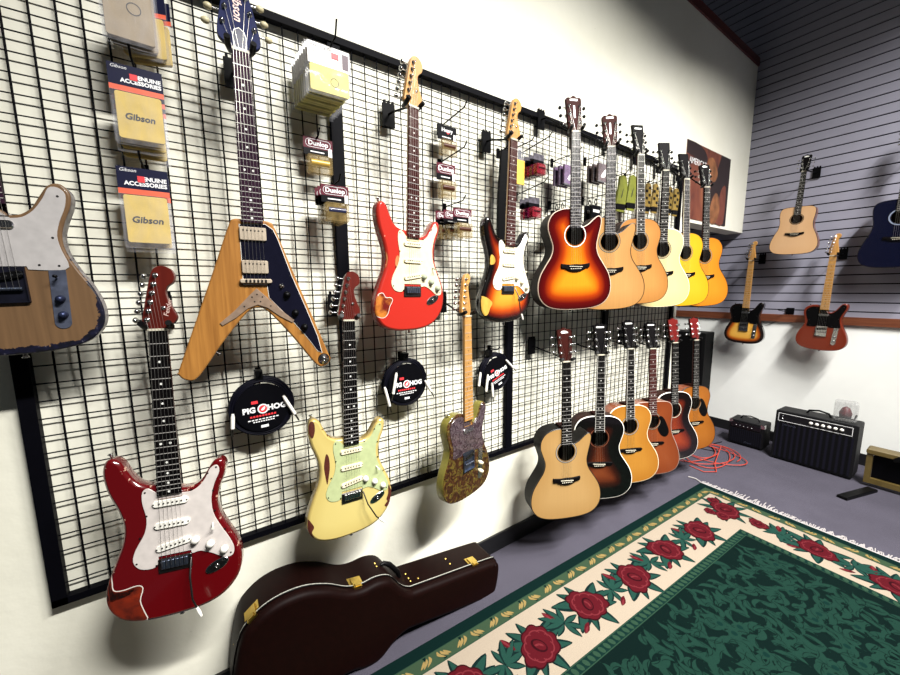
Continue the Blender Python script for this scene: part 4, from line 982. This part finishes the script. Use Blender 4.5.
for k, (yc, zt) in enumerate(((2.60, 2.25), (2.70, 2.26), (2.90, 2.27), (3.00, 2.27))):
    hook(yc, zt + .01, .12, ['first', 'second', 'third', 'fourth'][k] + ' hook from the left carrying a mustard patterned strap'); strap_bundle(.08, yc, zt, .09, .20, (mustard, M_blackcard), ['first', 'second', 'third', 'fourth'][k] + ' mustard and black patterned strap from the left, between acoustic necks', True)
# long black strap left of the small sunburst guitar neck
rt = empty('guitar_strap', Matrix.Translation((.075, 1.27, 2.21))); tag(rt, 'long plain black strap hanging left of the sunburst electric guitar neck', 'guitar strap')
mb = MB(); mb.prism(smooth_poly([(-.018, -.01), (-.008, 0), (.026, -.012), (.026, -.2), (.03, -.44), (.0, -.47), (-.034, -.44), (-.036, -.25), (-.026, -.1)], 3), lambda a, b, n: Vector((n, a, b)), -.006, .006, 0, .002); mb.build('webbing', M_black, rt)
hook(1.275, 2.215, .10, 'short display hook carrying the long black strap')

# coiled cables
def cable(x, yc, zc, rad, label, rot=0, yaw=0, plugs=()):
    Mx = Matrix.Translation((x, yc, zc)) @ Matrix.Rotation(R(yaw), 4, 'Z') @ Matrix.Rotation(R(rot), 4, 'X')
    rt = empty('coiled_cable', Mx); tag(rt, label, 'coiled cable', 'coiled instrument cables hung on the grid')
    rn = random.Random(int(yc * 100)); pts = []
    turns = 9
    for k in range(turns * 28):
        a = 2 * PI * k / 28; j = k / 28
        rr = rad - .008 - .006 * (j % 3) + .002 * math.sin(3 * a + j)
        pts.append((-.018 + .012 * (j // 3) + .002 * math.sin(2 * a + j), rr * math.sin(a), rr * math.cos(a)))
    mb = MB(); mb.tube(pts, .0042, 7); mb.build('cable_coil', plain('navy_black_cable', (5, 5, 16), .6, spec=.12), rt)
    F = lambda a, b, n: Vector((n, a, b))
    MB().prism(circle(0, 0, rad - .026, 40), F, .0135, .0155).build('label_disc', M_blackcard, rt)
    mb = MB(); mb.prism(circle(.0, -.004, rad * .155, 24), F, .0155, .0162, 0); mb.prism(circle(.0, -.004, rad * .115, 24), F, .0155, .0165, 1); mb.build('logo_disc', [M_whiteprint, M_redtag], rt)
    mb = MB(); mb.prism(smooth_poly([(-.007, -.008), (-.001, .0), (.006, .004), (.007, -.002), (.001, -.010)], 2), F, .0165, .0168); mb.build('logo_mark', M_whiteprint, rt)
    s_ = rad / .113
    text_mesh('PIG', .027 * s_, M_whiteprint, rt, lambda a, b: Vector((.0162, a - .044 * s_, b - .004)), bold=.0013)
    text_mesh('HOG', .027 * s_, M_whiteprint, rt, lambda a, b: Vector((.0162, a + .045 * s_, b - .004)), bold=.0013)
    for i, (zz_, ww) in enumerate(((-.028, .085), (-.040, .10), (-.048, .07))):
        mb = MB(); 
        nseg = 9
        for q in range(nseg): mb.box((.0155, -ww / 2 + ww * q / nseg, zz_ - .0022 * (1.4 if i == 0 else .8)), (.0161, -ww / 2 + ww * (q + .7) / nseg, zz_ + .0022 * (1.4 if i == 0 else .8)), 0)
        mb.build('small_print', M_redtag if i == 0 else M_whiteprint, rt)
    MB().box((.0155, -.012, -.072), (.0161, .012, -.063)).build('small_print', M_whiteprint, rt)
    MB().box((.0155, -.034, .018), (.0165, -.014, .028)).build('price_sticker', M_redtag, rt)
    for (a0, b0, a1, b1) in plugs:
        p0 = Vector((.024, a0, b0)); p1 = Vector((.024, a1, b1)); d = (p1 - p0).normalized()
        mb = MB(); mb.tube([p0, p0 + d * .012, p1], [.004, .0062, .0062], 10); pg = mb.build('plug_sleeve', M_white, rt)
        mb = MB(); mb.tube([p1, p1 + d * .004, p1 + d * .028, p1 + d * .031], [.0045, .0032, .003, .001], 8); mb.build('plug_tip', M_darkmetal, pg)
    MB().box((-.02, -.012, rad - .012), (.012, .012, rad + .02)).build('hang_tab', M_black, rt)
cable(.075, .137, 1.128, .112, 'round black coiled cable under the big V guitar', 2, 0, [(-.092, .0, -.098, -.05), (.068, .03, .100, -.045)])
cable(.075, .703, 1.129, .112, 'round black coiled cable below the coral red guitar', 0, 0, [(-.108, .0, -.088, -.085), (-.052, .055, -.070, -.035), (.088, .0, .118, -.055)])
cable(.075, 1.225, 1.105, .106, 'tilted black coiled cable beside the black grid upright', 22, 0, [(-.100, .06, -.135, -.0), (-.062, .025, -.105, -.05), (-.055, -.03, -.075, -.10), (.075, .035, .105, -.03)])
for y, zt in ((.137, 1.245), (.703, 1.245), (1.225, 1.225)):
    hook(y, zt, .11, 'display hook behind the coiled cable ' + {.137: 'under the V guitar', .703: 'below the coral guitar', 1.225: 'at the grid upright'}[y])

# ------------------------------------------------------------------ poster
def poster_mat():
    m, nt, b = nodes_of('poster_photo_print'); c = coords(nt, (1, 2.2, 1.2), (.5, 0, 0))
    n = tex_noise(nt, 2.2, 4, .55, c, 1.2); rp = ramp(nt, [(.3, srgb((52, 24, 18))), (.45, srgb((96, 48, 34))), (.6, srgb((112, 60, 42))), (.8, srgb((138, 86, 54)))], n.outputs[0])
    link(nt, rp.outputs[0], b.inputs['Base Color']); b.inputs['Roughness'].default_value = .5; return m
rt = empty('poster', Matrix.Translation((.002, 3.29, 2.108))); tag(rt, 'brown photographic poster of a guitar on the wall above the opening', 'poster')
F = lambda a, b, n: Vector((n, a, b))
MB().box((0, 0, 0), (.003, .86, .60)).build('sheet', poster_mat(), rt)
mb = MB(); mb.prism(smooth_poly([(0, .50), (0, .60), (.20, .60), (.34, .56), (.38, .50), (.30, .46), (.15, .49)], 3, (0, 1)), F, .003, .0036, 0)
mb.prism(smooth_poly([(.86, .0), (.86, .60), (.66, .60), (.60, .48), (.52, .36), (.46, .20), (.52, .02), (.60, 0)], 3, (0, 1, 2)), F, .003, .0036, 0)
mb.prism(circle(.42, .26, .045, 24, .15), F, .003, .0038, 0)
mb.prism(smooth_poly([(.40, .52), (.50, .54), (.60, .44), (.56, .36), (.46, .36), (.40, .44)], 3), F, .003, .0040, 1)
mb.prism(smooth_poly([(.50, .02), (.62, .0), (.70, .12), (.66, .24), (.58, .26), (.50, .14)], 3), F, .003, .0042, 1)
mb.prism(smooth_poly([(.62, .02), (.80, .02), (.80, .34), (.70, .30), (.66, .14)], 3), F, .003, .0039, 2)
mb.build('printed_shapes', [plain('dark_print_brown', (34, 20, 20), .5), plain('tan_print', (128, 82, 50), .5, var=.45, scale=14), plain('rust_print', (110, 58, 44), .5, var=.2, scale=12)], rt)
text_mesh("AMERICA'S", .070, M_whiteprint, rt, lambda a, b: Vector((.0045, a * .95 + .05, b + .455)), 'LEFT')

# ------------------------------------------------------------------ slat wall bracket with a lead
rt = empty('empty_hanger', Matrix.Translation((.43, YB, 1.305))); tag(rt, 'small black empty bracket with dangling lead, low on the slat wall', 'bracket')
MB().box((-.02, -.014, -.03), (.035, 0, .03)).build('bracket_plate', M_blackmetal, rt)
mb = MB(); mb.tube([(-.01, -.01, 0), (-.03, -.06, -.0), (-.06, -.09, .01)], .004, 6); mb.tube([(.0, -.01, -.03), (-.06, -.012, -.09), (-.14, -.01, -.14), (-.2, -.01, -.12)], .0025, 6); mb.build('prong_and_lead', M_blackmetal, rt)

# ------------------------------------------------------------------ guitar case
def case():
    ax = R(-10.0); o = Vector((.030, -.018, .262)); n0, n1, n2 = .0, .150, .192
    root = empty('guitar_case', Matrix.Translation((.1, .5, 0))); tag(root, 'dark brown guitar case with brass latches lying on its side against the wall', 'guitar case')
    lean = R(0)
    def C(s_, t, n): return Vector((o.x + n - .1, o.y + s_ * math.cos(ax) - t * math.sin(ax) - .5, o.z + s_ * math.sin(ax) + t * math.cos(ax)))
    up = [(0, .10), (.035, .175), (.10, .218), (.19, .232), (.28, .213), (.36, .178), (.42, .170), (.485, .182), (.545, .170), (.60, .118), (.65, .088), (.72, .086), (1.10, .094), (1.15, .085), (1.172, .05)]
    pts = up + [(s_, -t) for s_, t in up[::-1]]
    poly = smooth_poly(pts, 4)
    lea = plain('dark_brown_leatherette', (16, 3, 2), .55, var=.2, scale=60, spec=.08)
    def slab(a, b, rnd, flip, name, mat):
        mb = MB(); N = len(poly)
        prof = [(0, a)] + [(rnd * (1 - math.cos(t)), b - rnd * (1 - math.sin(t)) if not flip else b + rnd * (1 - math.sin(t))) for t in [PI / 2 * k / 4 for k in range(5)]]
        vs = [C(x, y, h) for d, h in prof for x, y in (offset(poly, d * 1000 / 1000) if d else poly)]
        mb.add(vs, [(i * N + k, i * N + (k + 1) % N, (i + 1) * N + (k + 1) % N, (i + 1) * N + k) for i in range(len(prof) - 1) for k in range(N)], 0, True)
        last = [C(x, y, prof[-1][1]) for x, y in offset(poly, prof[-1][0])]
        mb.add(last, [tuple(range(N))], 0); return mb.build(name, mat, root)
    slab(n1, n0, .012, True, 'case_body', lea); slab(n1 + .001, n2, .022, False, 'lid', lea)
    mb = MB(); q = offset(poly, -.0022); mb.tube([C(x, y, n1) for x, y in q], .0021, 6, closed=True); mb.build('stitched_seam', plain('grey_piping', (150, 150, 140), .6, var=.5, scale=300), root)
    mb = MB(); q = offset(poly, -.003); mb.tube([C(x, y, n1 + .006) for x, y in q], .0024, 6, closed=True); mb.build('seam_trim', M_black, root)
    def at(s_):      # upper side point and tangent at axis position s_
        b = min((p for p in poly if p[1] > 0), key=lambda p: abs(p[0] - s_)); i = poly.index(b); a_, c_ = poly[i - 2], poly[(i + 2) % len(poly)]
        t = Vector((c_[0] - a_[0], c_[1] - a_[1])).normalized(); return b, t, Vector((-t.y, t.x))
    def latch(s_, w_=.055):
        b, t, nn = at(s_)
        L = Vector((0, 0, 0))
        def T(a, d, h): return C(b[0] + t.x * a + nn.x * h, b[1] + t.y * a + nn.y * h, d)
        mb = MB()
        def plate(a0, a1, d0, d1, h): mb.add([T(a, d, hh) for a in (a0, a1) for d in (d0, d1) for hh in (-.003, h)], [(0,1,3,2),(4,6,7,5),(0,4,5,1),(2,3,7,6),(0,2,6,4),(1,5,7,3)], 0)
        plate(-w_ / 2, w_ / 2, n1 - .045, n1 - .006, .003); plate(-w_ * .3, w_ * .3, n1 - .038, n1 + .018, .008); plate(-w_ * .2, w_ * .2, n1 + .002, n1 + .016, .012)
        mb.build('latch', M_gold, root)
    for s_ in (.04, .40, 1.02): latch(s_)
    b, t, nn = at(.585)
    T = lambda a, d, h: C(b[0] + t.x * a + nn.x * h, b[1] + t.y * a + nn.y * h, d)
    mb = MB(); mb.tube([T(-.068, .085, 0), T(-.062, .085, .012), T(-.03, .085, .022), T(.03, .085, .022), T(.062, .085, .012), T(.068, .085, 0)], [.008, .009, .012, .012, .009, .008], 8); h = mb.build('handle', M_black, root)
    for s_, d in ((.51, .07), (.52, .09), (.68, .10), (.69, .12), (.72, .12), (.70, .07), (.88, .06), (.90, .10)):
        b, t, nn = at(s_); T2 = C(b[0], b[1], d); T3 = C(b[0] + nn.x, b[1] + nn.y, d)
        mb = MB(); mb.lathe([(.005, 0), (.004, .002), (0, .003)], T2, T3 - T2, 10); mb.build('rivet', M_gold, root)
    for s_, t_ in ((.006, -.02), (.002, .03), (.01, -.09)):
        mb = MB(); mb.lathe([(.008, -.006), (.007, .004), (0, .007)], C(s_, t_, .08), C(-1, t_, .08) - C(0, t_, .08), 10); mb.build('rubber_foot', M_gold, root)
case()

# ------------------------------------------------------------------ rug
def rug():
    root = empty('rug', Matrix.Translation((.235, 0, 0)) @ Matrix.Rotation(R(-2.3), 4, 'Z')); tag(root, 'large dark green rug with cream rose border and white fringe on the carpet', 'rug')
    U1, V0, V1 = 2.5, -1.0, 3.13; T = .007
    cols = dict(outer=(5, 26, 24), olive=(48, 66, 48), cream=(150, 138, 122), bead=(9, 34, 30), field=(4, 20, 18), gold=(134, 114, 70), leaf=(26, 58, 50), leafd=(10, 30, 29), rose=(72, 14, 22), rosel=(98, 34, 40), rosed=(40, 6, 12), curl=(20, 46, 38), line=(36, 60, 46), curld=(8, 34, 30))
    def wool(k, c):
        m, nt, b = nodes_of('wool_' + k); n = tex_noise(nt, 420, 2, .6, coords(nt)); lo = srgb(c); rp = ramp(nt, [(.3, tuple(x * .72 for x in lo[:3]) + (1,)), (.7, lo)], n.outputs[0])
        link(nt, rp.outputs[0], b.inputs['Base Color']); b.inputs['Roughness'].default_value = .95; b.inputs['Specular IOR Level'].default_value = .05; return m
    keys = list(cols); mats = [wool(k, cols[k]) for k in keys]; ix = {k: i for i, k in enumerate(keys)}
    mb = MB(); mb.box((0, V0, 0), (U1, V1, T), ix['outer'])
    rz = random.Random(2)
    def flat(poly, k, lvl): z_ = T + .0004 * lvl + rz.uniform(0, .00035) * (lvl > 1); mb.add([(x, y, z_) for x, y in poly], [tuple(range(len(poly)))], ix[k])
    def lband(d0, d1, k, lvl): # L shaped band along the left and far edges
        flat([(d0, V0), (d1, V0), (d1, V1 - d1), (U1, V1 - d1), (U1, V1 - d0), (d0, V1 - d0)], k, lvl)
    lband(.052, .112, 'olive', 1); lband(.108, .112, 'line', 2); lband(.052, .055, 'line', 2)
    lband(.112, .404, 'cream', 1); lband(.404, .450, 'bead', 1); lband(.406, .410, 'line', 2); lband(.446, .450, 'line', 2)
    flat([(.450, V0), (U1, V0), (U1, V1 - .450), (.450, V1 - .450)], 'field', 1)
    rn = random.Random(5)
    def tr(poly, u, v, a, s=1): return [(u + s * (x * math.cos(a) - y * math.sin(a)), v + s * (x * math.sin(a) + y * math.cos(a))) for x, y in poly]
    def path(side, p, d):    # side 0: along the left edge, p = v ; side 1: along the far edge, p = u
        return (d, p, 0) if side == 0 else (p, V1 - d, -PI / 2)
    claw = [smooth_poly([(-.020, -.026), (-.004, -.034), (.010, -.022), (.020, .0), (.008, -.010), (-.006, -.020)], 2), smooth_poly([(-.016, -.012), (-.002, -.014), (.010, -.002), (.020, .018), (.004, .006)], 2), smooth_poly([(-.012, .002), (.0, .002), (.010, .012), (.016, .030), (.0, .018)], 2)]
    for side, a0, a1 in ((0, V0, V1 - .06), (1, .07, U1)):
        p = a0 + .05; k = 0
        while p < a1:
            u, v, a = path(side, p, .081)
            flat(tr([(-.024, -.004), (-.024, .012), (-.005, .004)], u, v, a + (PI if k % 2 else 0)), 'outer', 2)
            for c in claw: flat(tr([(x, y * (1 if k % 2 else -1)) for x, y in c], u, v, a, .95), 'gold', 3)
            p += .088; k += 1
        p = a0 + .02
        while p < a1 - (.4 if side == 0 else -.1):
            if not (side == 1 and p < .42):
                u, v, a = path(side, p, .428); flat(circle(u, v, .017, 12, .011, a + .5), 'line', 2)
            p += .034
    def leaf(u, v, a, L, W, lvl=3):
        o = smooth_poly([(0, 0), (W * .8, L * .25), (W, L * .55), (W * .5, L * .85), (0, L), (-W * .7, L * .7), (-W * .9, L * .4), (-W * .4, L * .12)], 2)
        flat(tr(o, u, v, a), 'leafd', lvl); flat(tr([(x * .62 + W * .12, y * .92 + L * .03) for x, y in o], u, v, a), 'leaf', lvl + 1)
    def rose(u, v, a, s):
        out = []
        for k in range(60):
            t = 2 * PI * k / 60; r = 1 + .14 * abs(math.sin(4.5 * t + v * 3)) + .09 * math.sin(3 * t + u * 19 + v * 7); out.append((r * math.cos(t) * .84, r * math.sin(t) * 1.05))
        flat(tr(out, u, v, a, s), 'rosed', 5); flat(tr([(x * .93, y * .93) for x, y in out], u, v, a, s), 'rose', 6)
        for k in range(9):
            t = 2 * PI * k / 9 + .3; c = (.62 * math.cos(t) * .84, .62 * math.sin(t) * 1.05)
            arc = [(.30 * math.cos(q), .22 * math.sin(q)) for q in [PI * j / 8 for j in range(9)]] + [(.25 * math.cos(q), .15 * math.sin(q)) for q in [PI * j / 8 for j in range(8, -1, -1)]]
            flat(tr(tr(arc, c[0], c[1], t - PI / 2), u, v, a, s), 'rosel', 7)
        flat(tr(circle(0, 0, .42, 16, .3), u, v, a, s), 'rosed', 7); flat(tr(circle(.02, .02, .33, 16, .22), u, v, a, s), 'rose', 8)
        flat(tr(smooth_poly([(-.2, -.1), (-.05, .08), (.15, .12), (.2, .05), (.0, .0), (-.12, -.14)], 2), u, v, a, s), 'rosel', 9)
    def bud(u, v, a, L):
        flat(tr(smooth_poly([(0, 0), (L * .2, L * .4), (L * .1, L * .85), (0, L), (-L * .16, L * .7), (-L * .14, L * .3)], 2), u, v, a), 'rose', 4)
        flat(tr(smooth_poly([(0, 0), (L * .1, L * .3), (L * .05, L * .7), (-L * .05, L * .4)], 2), u, v, a), 'rosel', 5)
    def spray(u, v, a, s=1):
        for da, L, W in ((0, .12, .020), (.5, .105, .018), (-.55, .11, .019), (1.15, .08, .015), (-1.2, .085, .016), (2.5, .09, .016), (-2.4, .085, .015), (3.1, .10, .017)):
            leaf(u, v, a + da, L * s, W * s, 2 if abs(da) > 1 else 3)
    for side, start, n in ((0, V1 - .33 + .04, 9), (1, .72, 6)):
        for k in range(n):
            step = .351 if side == 0 else .30
            p = start - k * step if side == 0 else start + k * step
            if side == 0 and k == 0: continue
            fl = 1 if k % 2 else -1
            u, v, a = path(side, p, .262 + .012 * fl)
            for da, L, W in ((.5, .155, .030), (-.45, .15, .026), (2.7, .185, .034), (-2.6, .17, .032), (1.7, .135, .024), (-1.3, .15, .028), (.1, .14, .024), (-2.1, .14, .022), (2.2, .15, .024)): leaf(u, v, a + da, L, W, 2)
            rose(u, v, a + .5 * fl, .088 if side == 0 else .080)
            u, v, a = path(side, p - step / 2, .258); spray(u, v, a + (.6 if fl > 0 else 2.4))
            u2, v2, a2 = path(side, p - step / 2 + .05 * fl, .165); bud(u2, v2, a2 - 1.2, .075)
            u2, v2, a2 = path(side, p - step / 2 - .04 * fl, .345); bud(u2, v2, a2 + .5, .065)
    # corner group
    cu, cv = .255, V1 - .25
    for k in range(9): leaf(cu, cv, k * .72, .16, .024, 2)
    rose(cu + .01, cv + .0, .8, .085); rose(cu - .085, cv + .05, .3, .042); rose(cu + .03, cv - .095, .3, .045); rose(cu + .19, cv + .0, 1.0, .05); rose(cu - .04, cv - .11, 1, .035)
    spray(cu + .29, cv - .01, 1.2, 1.0)
    # damask field: tapering scrolls
    def comma(u, v, a, L, W, curl, k, lvl):
        l, r = [], []; x = y = 0; th = a
        for i in range(9):
            t = i / 8; wd = W * math.sin(PI * min(1, t * 1.1 + .08)) ** .8 if t < .92 else W * .08
            l.append((x - math.sin(th) * wd, y + math.cos(th) * wd)); r.append((x + math.sin(th) * wd, y - math.cos(th) * wd))
            x += math.cos(th) * L / 8; y += math.sin(th) * L / 8; th += curl / 8
        flat([(u + p[0], v + p[1]) for p in l + r[::-1]], k, lvl)
    u = .47
    while u < U1 - .1:
        v = -.1
        while v < V1 - .48:
            for _ in range(2):
                uu, vv = u + rn.uniform(-.03, .03), v + rn.uniform(-.03, .03); a = rn.uniform(0, 6.28); cl = rn.choice((-2.2, 2.2, -1.3, 1.5))
                if vv < V1 - .52 and uu > .50:
                    comma(uu, vv, a, rn.uniform(.06, .12), rn.uniform(.010, .017), cl, 'curl', 2); comma(uu, vv, a + cl * .12, .07, .0014, cl, 'field', 3)
            if rn.random() < .10 and v < V1 - .56 and u > .53:
                for k in range(7): comma(u, v, k * .9, .04, .011, .5, 'curl', 3)
                flat(circle(u, v, .012, 10), 'curld', 4)
            v += .056
        u += .056
    mb.build('pile', mats, root, fix=False)
    mb = MB(); x = 0.0; fr = random.Random(3)
    mb.box((-.004, V1, 0), (U1, V1 + .014, .006))
    x = 0
    while x < U1:
        L = fr.uniform(.035, .06) + (.04 if .2 < x < .42 and fr.random() < .5 else 0); dx = fr.uniform(-.016, .016)
        mb.tube([(x, V1 + .01, .004), (x + dx * .4, V1 + L * .5, .005 + fr.random() * .004), (x + dx, V1 + L, .003)], .0032, 4); x += .008
    mb.tube([(.0, V1 + .008, .004), (-.05, V1 + .03, .006), (-.10, V1 + .02, .004)], .006, 5)
    fo = mb.build('fringe', plain('white_cotton', (158, 153, 152), .9), root, fix=False); fo['kind'] = 'stuff'
rug()

# ------------------------------------------------------------------ back of the room
def amp(name, x0, x1, yf, yb, h, lean, label, big):
    root = empty(name, Matrix.Translation(((x0 + x1) / 2, yf, 0)) @ Matrix.Rotation(R(lean), 4, 'X')); tag(root, label, 'amplifier')
    w_ = (x1 - x0) / 2; d = yb - yf; tol = plain('black_tolex', (8, 8, 11), .6, var=.3, scale=300, spec=.25); grille = None
    F = lambda a, b, n: Vector((a, -n, b))
    mb = MB(); mb.prism(rrect(0, h / 2 + .008, 2 * w_, h - .008, .014, 4), F, -d, 0, 0, .005); mb.build('cabinet', tol, root)
    ph = .075 if big else .05
    m, nt, b = nodes_of('ribbed_black_grille_cloth' + name); c = nd(nt, 'ShaderNodeTexWave'); c.inputs['Scale'].default_value = 9 if big else 20; link(nt, coords(nt), c.inputs[0]); rp = ramp(nt, [(.3, srgb((5, 5, 8))), (.9, srgb((17, 16, 27)))], c.outputs[0]); link(nt, rp.outputs[0], b.inputs['Base Color']); b.inputs['Roughness'].default_value = .8; b.inputs['Specular IOR Level'].default_value = .1
    MB().box((-w_ + .018, -.004, .03), (w_ - .018, .0, h - ph - .03)).build('grille_cloth', m, root)
    cpn = MB(); cpn.box((-w_ + .02, -.005, h - ph - .015), (w_ - .03, 0, h - .02), 0)
    pn = cpn.build('control_panel', plain('panel_black', (10, 10, 16), .3), root)
    if big:
        t = .003; a0, a1, b0, b1 = -w_ + .02, w_ - .03, h - ph - .015, h - .02
        mb = MB(); mb.box((a0, -.0062, b0), (a1, -.005, b0 + t)); mb.box((a0, -.0062, b1 - t), (a1, -.005, b1)); mb.box((a0, -.0062, b0), (a0 + t, -.005, b1)); mb.box((a1 - t, -.0062, b0), (a1, -.005, b1)); mb.build('panel_outline', M_whiteprint, pn)
        for k in range(6): MB().lathe([(.012, 0), (.011, .012), (0, .013)], (-.02 + .036 * k, -.005, h - ph / 2 - .018), (0, -1, 0), 14).build('knob', M_white, pn)
        for z_ in (.012, -.012): MB().lathe([(.006, 0), (.005, .006), (0, .007)], (-w_ + .05, -.005, h - ph / 2 - .018 + z_), (0, -1, 0), 10).build('input_jack', M_chrome, pn)
        text_mesh('YAMAHA', .022, M_greymetal, root, lambda a, b_: Vector((-w_ + .05 + a, -.0055, h - ph - .045 + b_)), 'LEFT')
    else:
        for k in range(5): MB().lathe([(.006, 0), (.005, .008), (0, .009)], (-w_ + .06 + .03 * k, -.005, h - .045), (0, -1, 0), 10).build('knob', M_chrome, pn)
        text_mesh('Crate', .024, M_greymetal, root, lambda a, b_: Vector((a + .02, -.0055, .045 + b_)), shear=.2)
    mb = MB(); mb.tube([(-.075, d * .5, h), (-.06, d * .5, h + .03), (0, d * .5, h + .042), (.06, d * .5, h + .03), (.075, d * .5, h)], .008 if big else .006, 8); mb.build('carry_handle', M_black, root)
    for s in (-1, 1):
        for dd in (.02, d - .02): MB().lathe([(.012, 0), (.012, .012), (0, .012)], (s * (w_ - .03), dd, -.002), (0, 0, 1), 10).build('rubber_foot', M_black, root)
        if not big: MB().box((s * w_ - (.03 if s > 0 else -.0), -.001, h - .03), (s * w_ + (.001 if s > 0 else .03), d * .2, h + .001)).build('corner_guard', M_chrome, root)
amp('large_amplifier', .52, 1.02, 4.14, 4.36, .445, -3, 'large black combo amplifier with row of chrome knobs on the floor', True)
amp('small_amplifier', .165, .44, 4.22, 4.40, .245, 0, 'small black practice amplifier to the left of the large one', False)
# clear box on the amplifier
rt = empty('clear_box', Matrix.Translation((.925, 4.25, .452)) @ Matrix.Rotation(R(8), 4, 'Z')); tag(rt, 'clear plastic box with dark red contents standing on the large amplifier', 'box')
F = lambda a, b, n: Vector((a, -n, b))
MB().prism(rrect(0, .078, .135, .155, .02), F, -.05, .05, 0, .006).build('plastic_shell', clear_plastic('clear_shell', (150, 150, 150), .28), rt)
mb = MB(); mb.lathe([(.0, .02), (.034, .022), (.038, .06), (.022, .10), (0, .115)], (0, 0, 0), (0, 0, 1), 14); mb.build('contents', plain('dark_red_contents', (84, 16, 24), .5, var=.5, scale=60), rt)
mb = MB(); mb.tube([(-.055, -.03, .012), (-.01, -.035, .03), (.05, -.03, .02), (.06, -.02, .06)], .007, 6); mb.build('black_lead', M_black, rt)
# wooden framed stand at the right edge
rt = empty('wooden_stand', Matrix.Translation((1.08, 4.12, 0))); tag(rt, 'low light wood framed stand with black panel at the right edge', 'stand')
lw = wood('pale_olive_wood', (78, 64, 28), (98, 82, 40), (8, 8, 8), .5, .1)
MB().box((0, 0, .03), (.032, .04, .265)).build('leg', lw, rt); MB().box((.62, 0, .03), (.652, .04, .265)).build('leg', lw, rt)
mb = MB(); mb.prism(rrect(.326, .282, .66, .036, .012), F, -.10, .01, 0, .003); mb.build('top_rail', lw, rt)
MB().box((.032, .004, .03), (.62, .036, .07)).build('bottom_rail', lw, rt)
MB().box((.032, .044, .02), (.62, .06, .27)).build('back_panel', M_blackcard, rt)
mb = MB(); mb.prism(smooth_poly([(.16, .30), (.20, .33), (.30, .34), (.42, .32), (.40, .29), (.26, .285), (.19, .27), (.14, .25), (.13, .27)], 3), F, -.04, .03, 0, .004); mb.build('draped_pad', M_black, rt)
mb = MB(); mb.prism([(-.075, -.39), (-.02, -.405), (.085, -.06), (.03, -.045)], lambda a, b, n: Vector((a, b, n)), 0, .022, 0, .004); mb.build('foot_bar', M_black, rt)
# tall black cabinet in the opening
rt = empty('tall_cabinet', Matrix.Translation((-.55, 4.5, 0))); tag(rt, 'tall plain black cabinet in the opening behind the lower guitars', 'cabinet')
MB().prism(rrect(0, .525, .78, 1.05, .012), F, -.09, .12, 0, .004).build('carcass', plain('matt_black_cabinet', (7, 7, 8), .7, spec=.15), rt)
MB().box((-.36, -.124, .04), (.36, -.121, 1.01)).build('front_cloth', plain('black_front_cloth', (5, 5, 6), .85, spec=.1), rt)
# orange cord
rn = random.Random(12); pts = []
cx, cy = .16, 3.72
for k in range(150):
    t = k / 150; a = t * 2 * PI * 5.3; rx = .17 + .07 * math.sin(a * .37 + 1); ry = .24 + .08 * math.sin(a * .23)
    pts.append((cx + rx * math.cos(a) + .06 * math.sin(a * .41), cy + ry * math.sin(a) + .05 * math.cos(a * .3), .006 + .012 * t + .004 * math.sin(a * 2.1) + .004))
pts += [(.30, 3.55, .02), (.36, 3.42, .008), (.30, 3.34, .006), (.18, 3.36, .006)]
o = MB().tube(pts, .0038, 6).build('extension_cord', plain('orange_rubber', (168, 52, 36), .6)); tag(o, 'tangled orange extension cord on the carpet behind the lower guitars', 'cord')
o = MB().tube([(.14, 4.16, .006), (.10, 3.98, .006), (.20, 3.86, .006), (.05, 3.80, .006), (.02, 4.05, .006)], .004, 6).build('black_lead', M_black); tag(o, 'thin black lead on the carpet beside the small amplifier', 'cord')
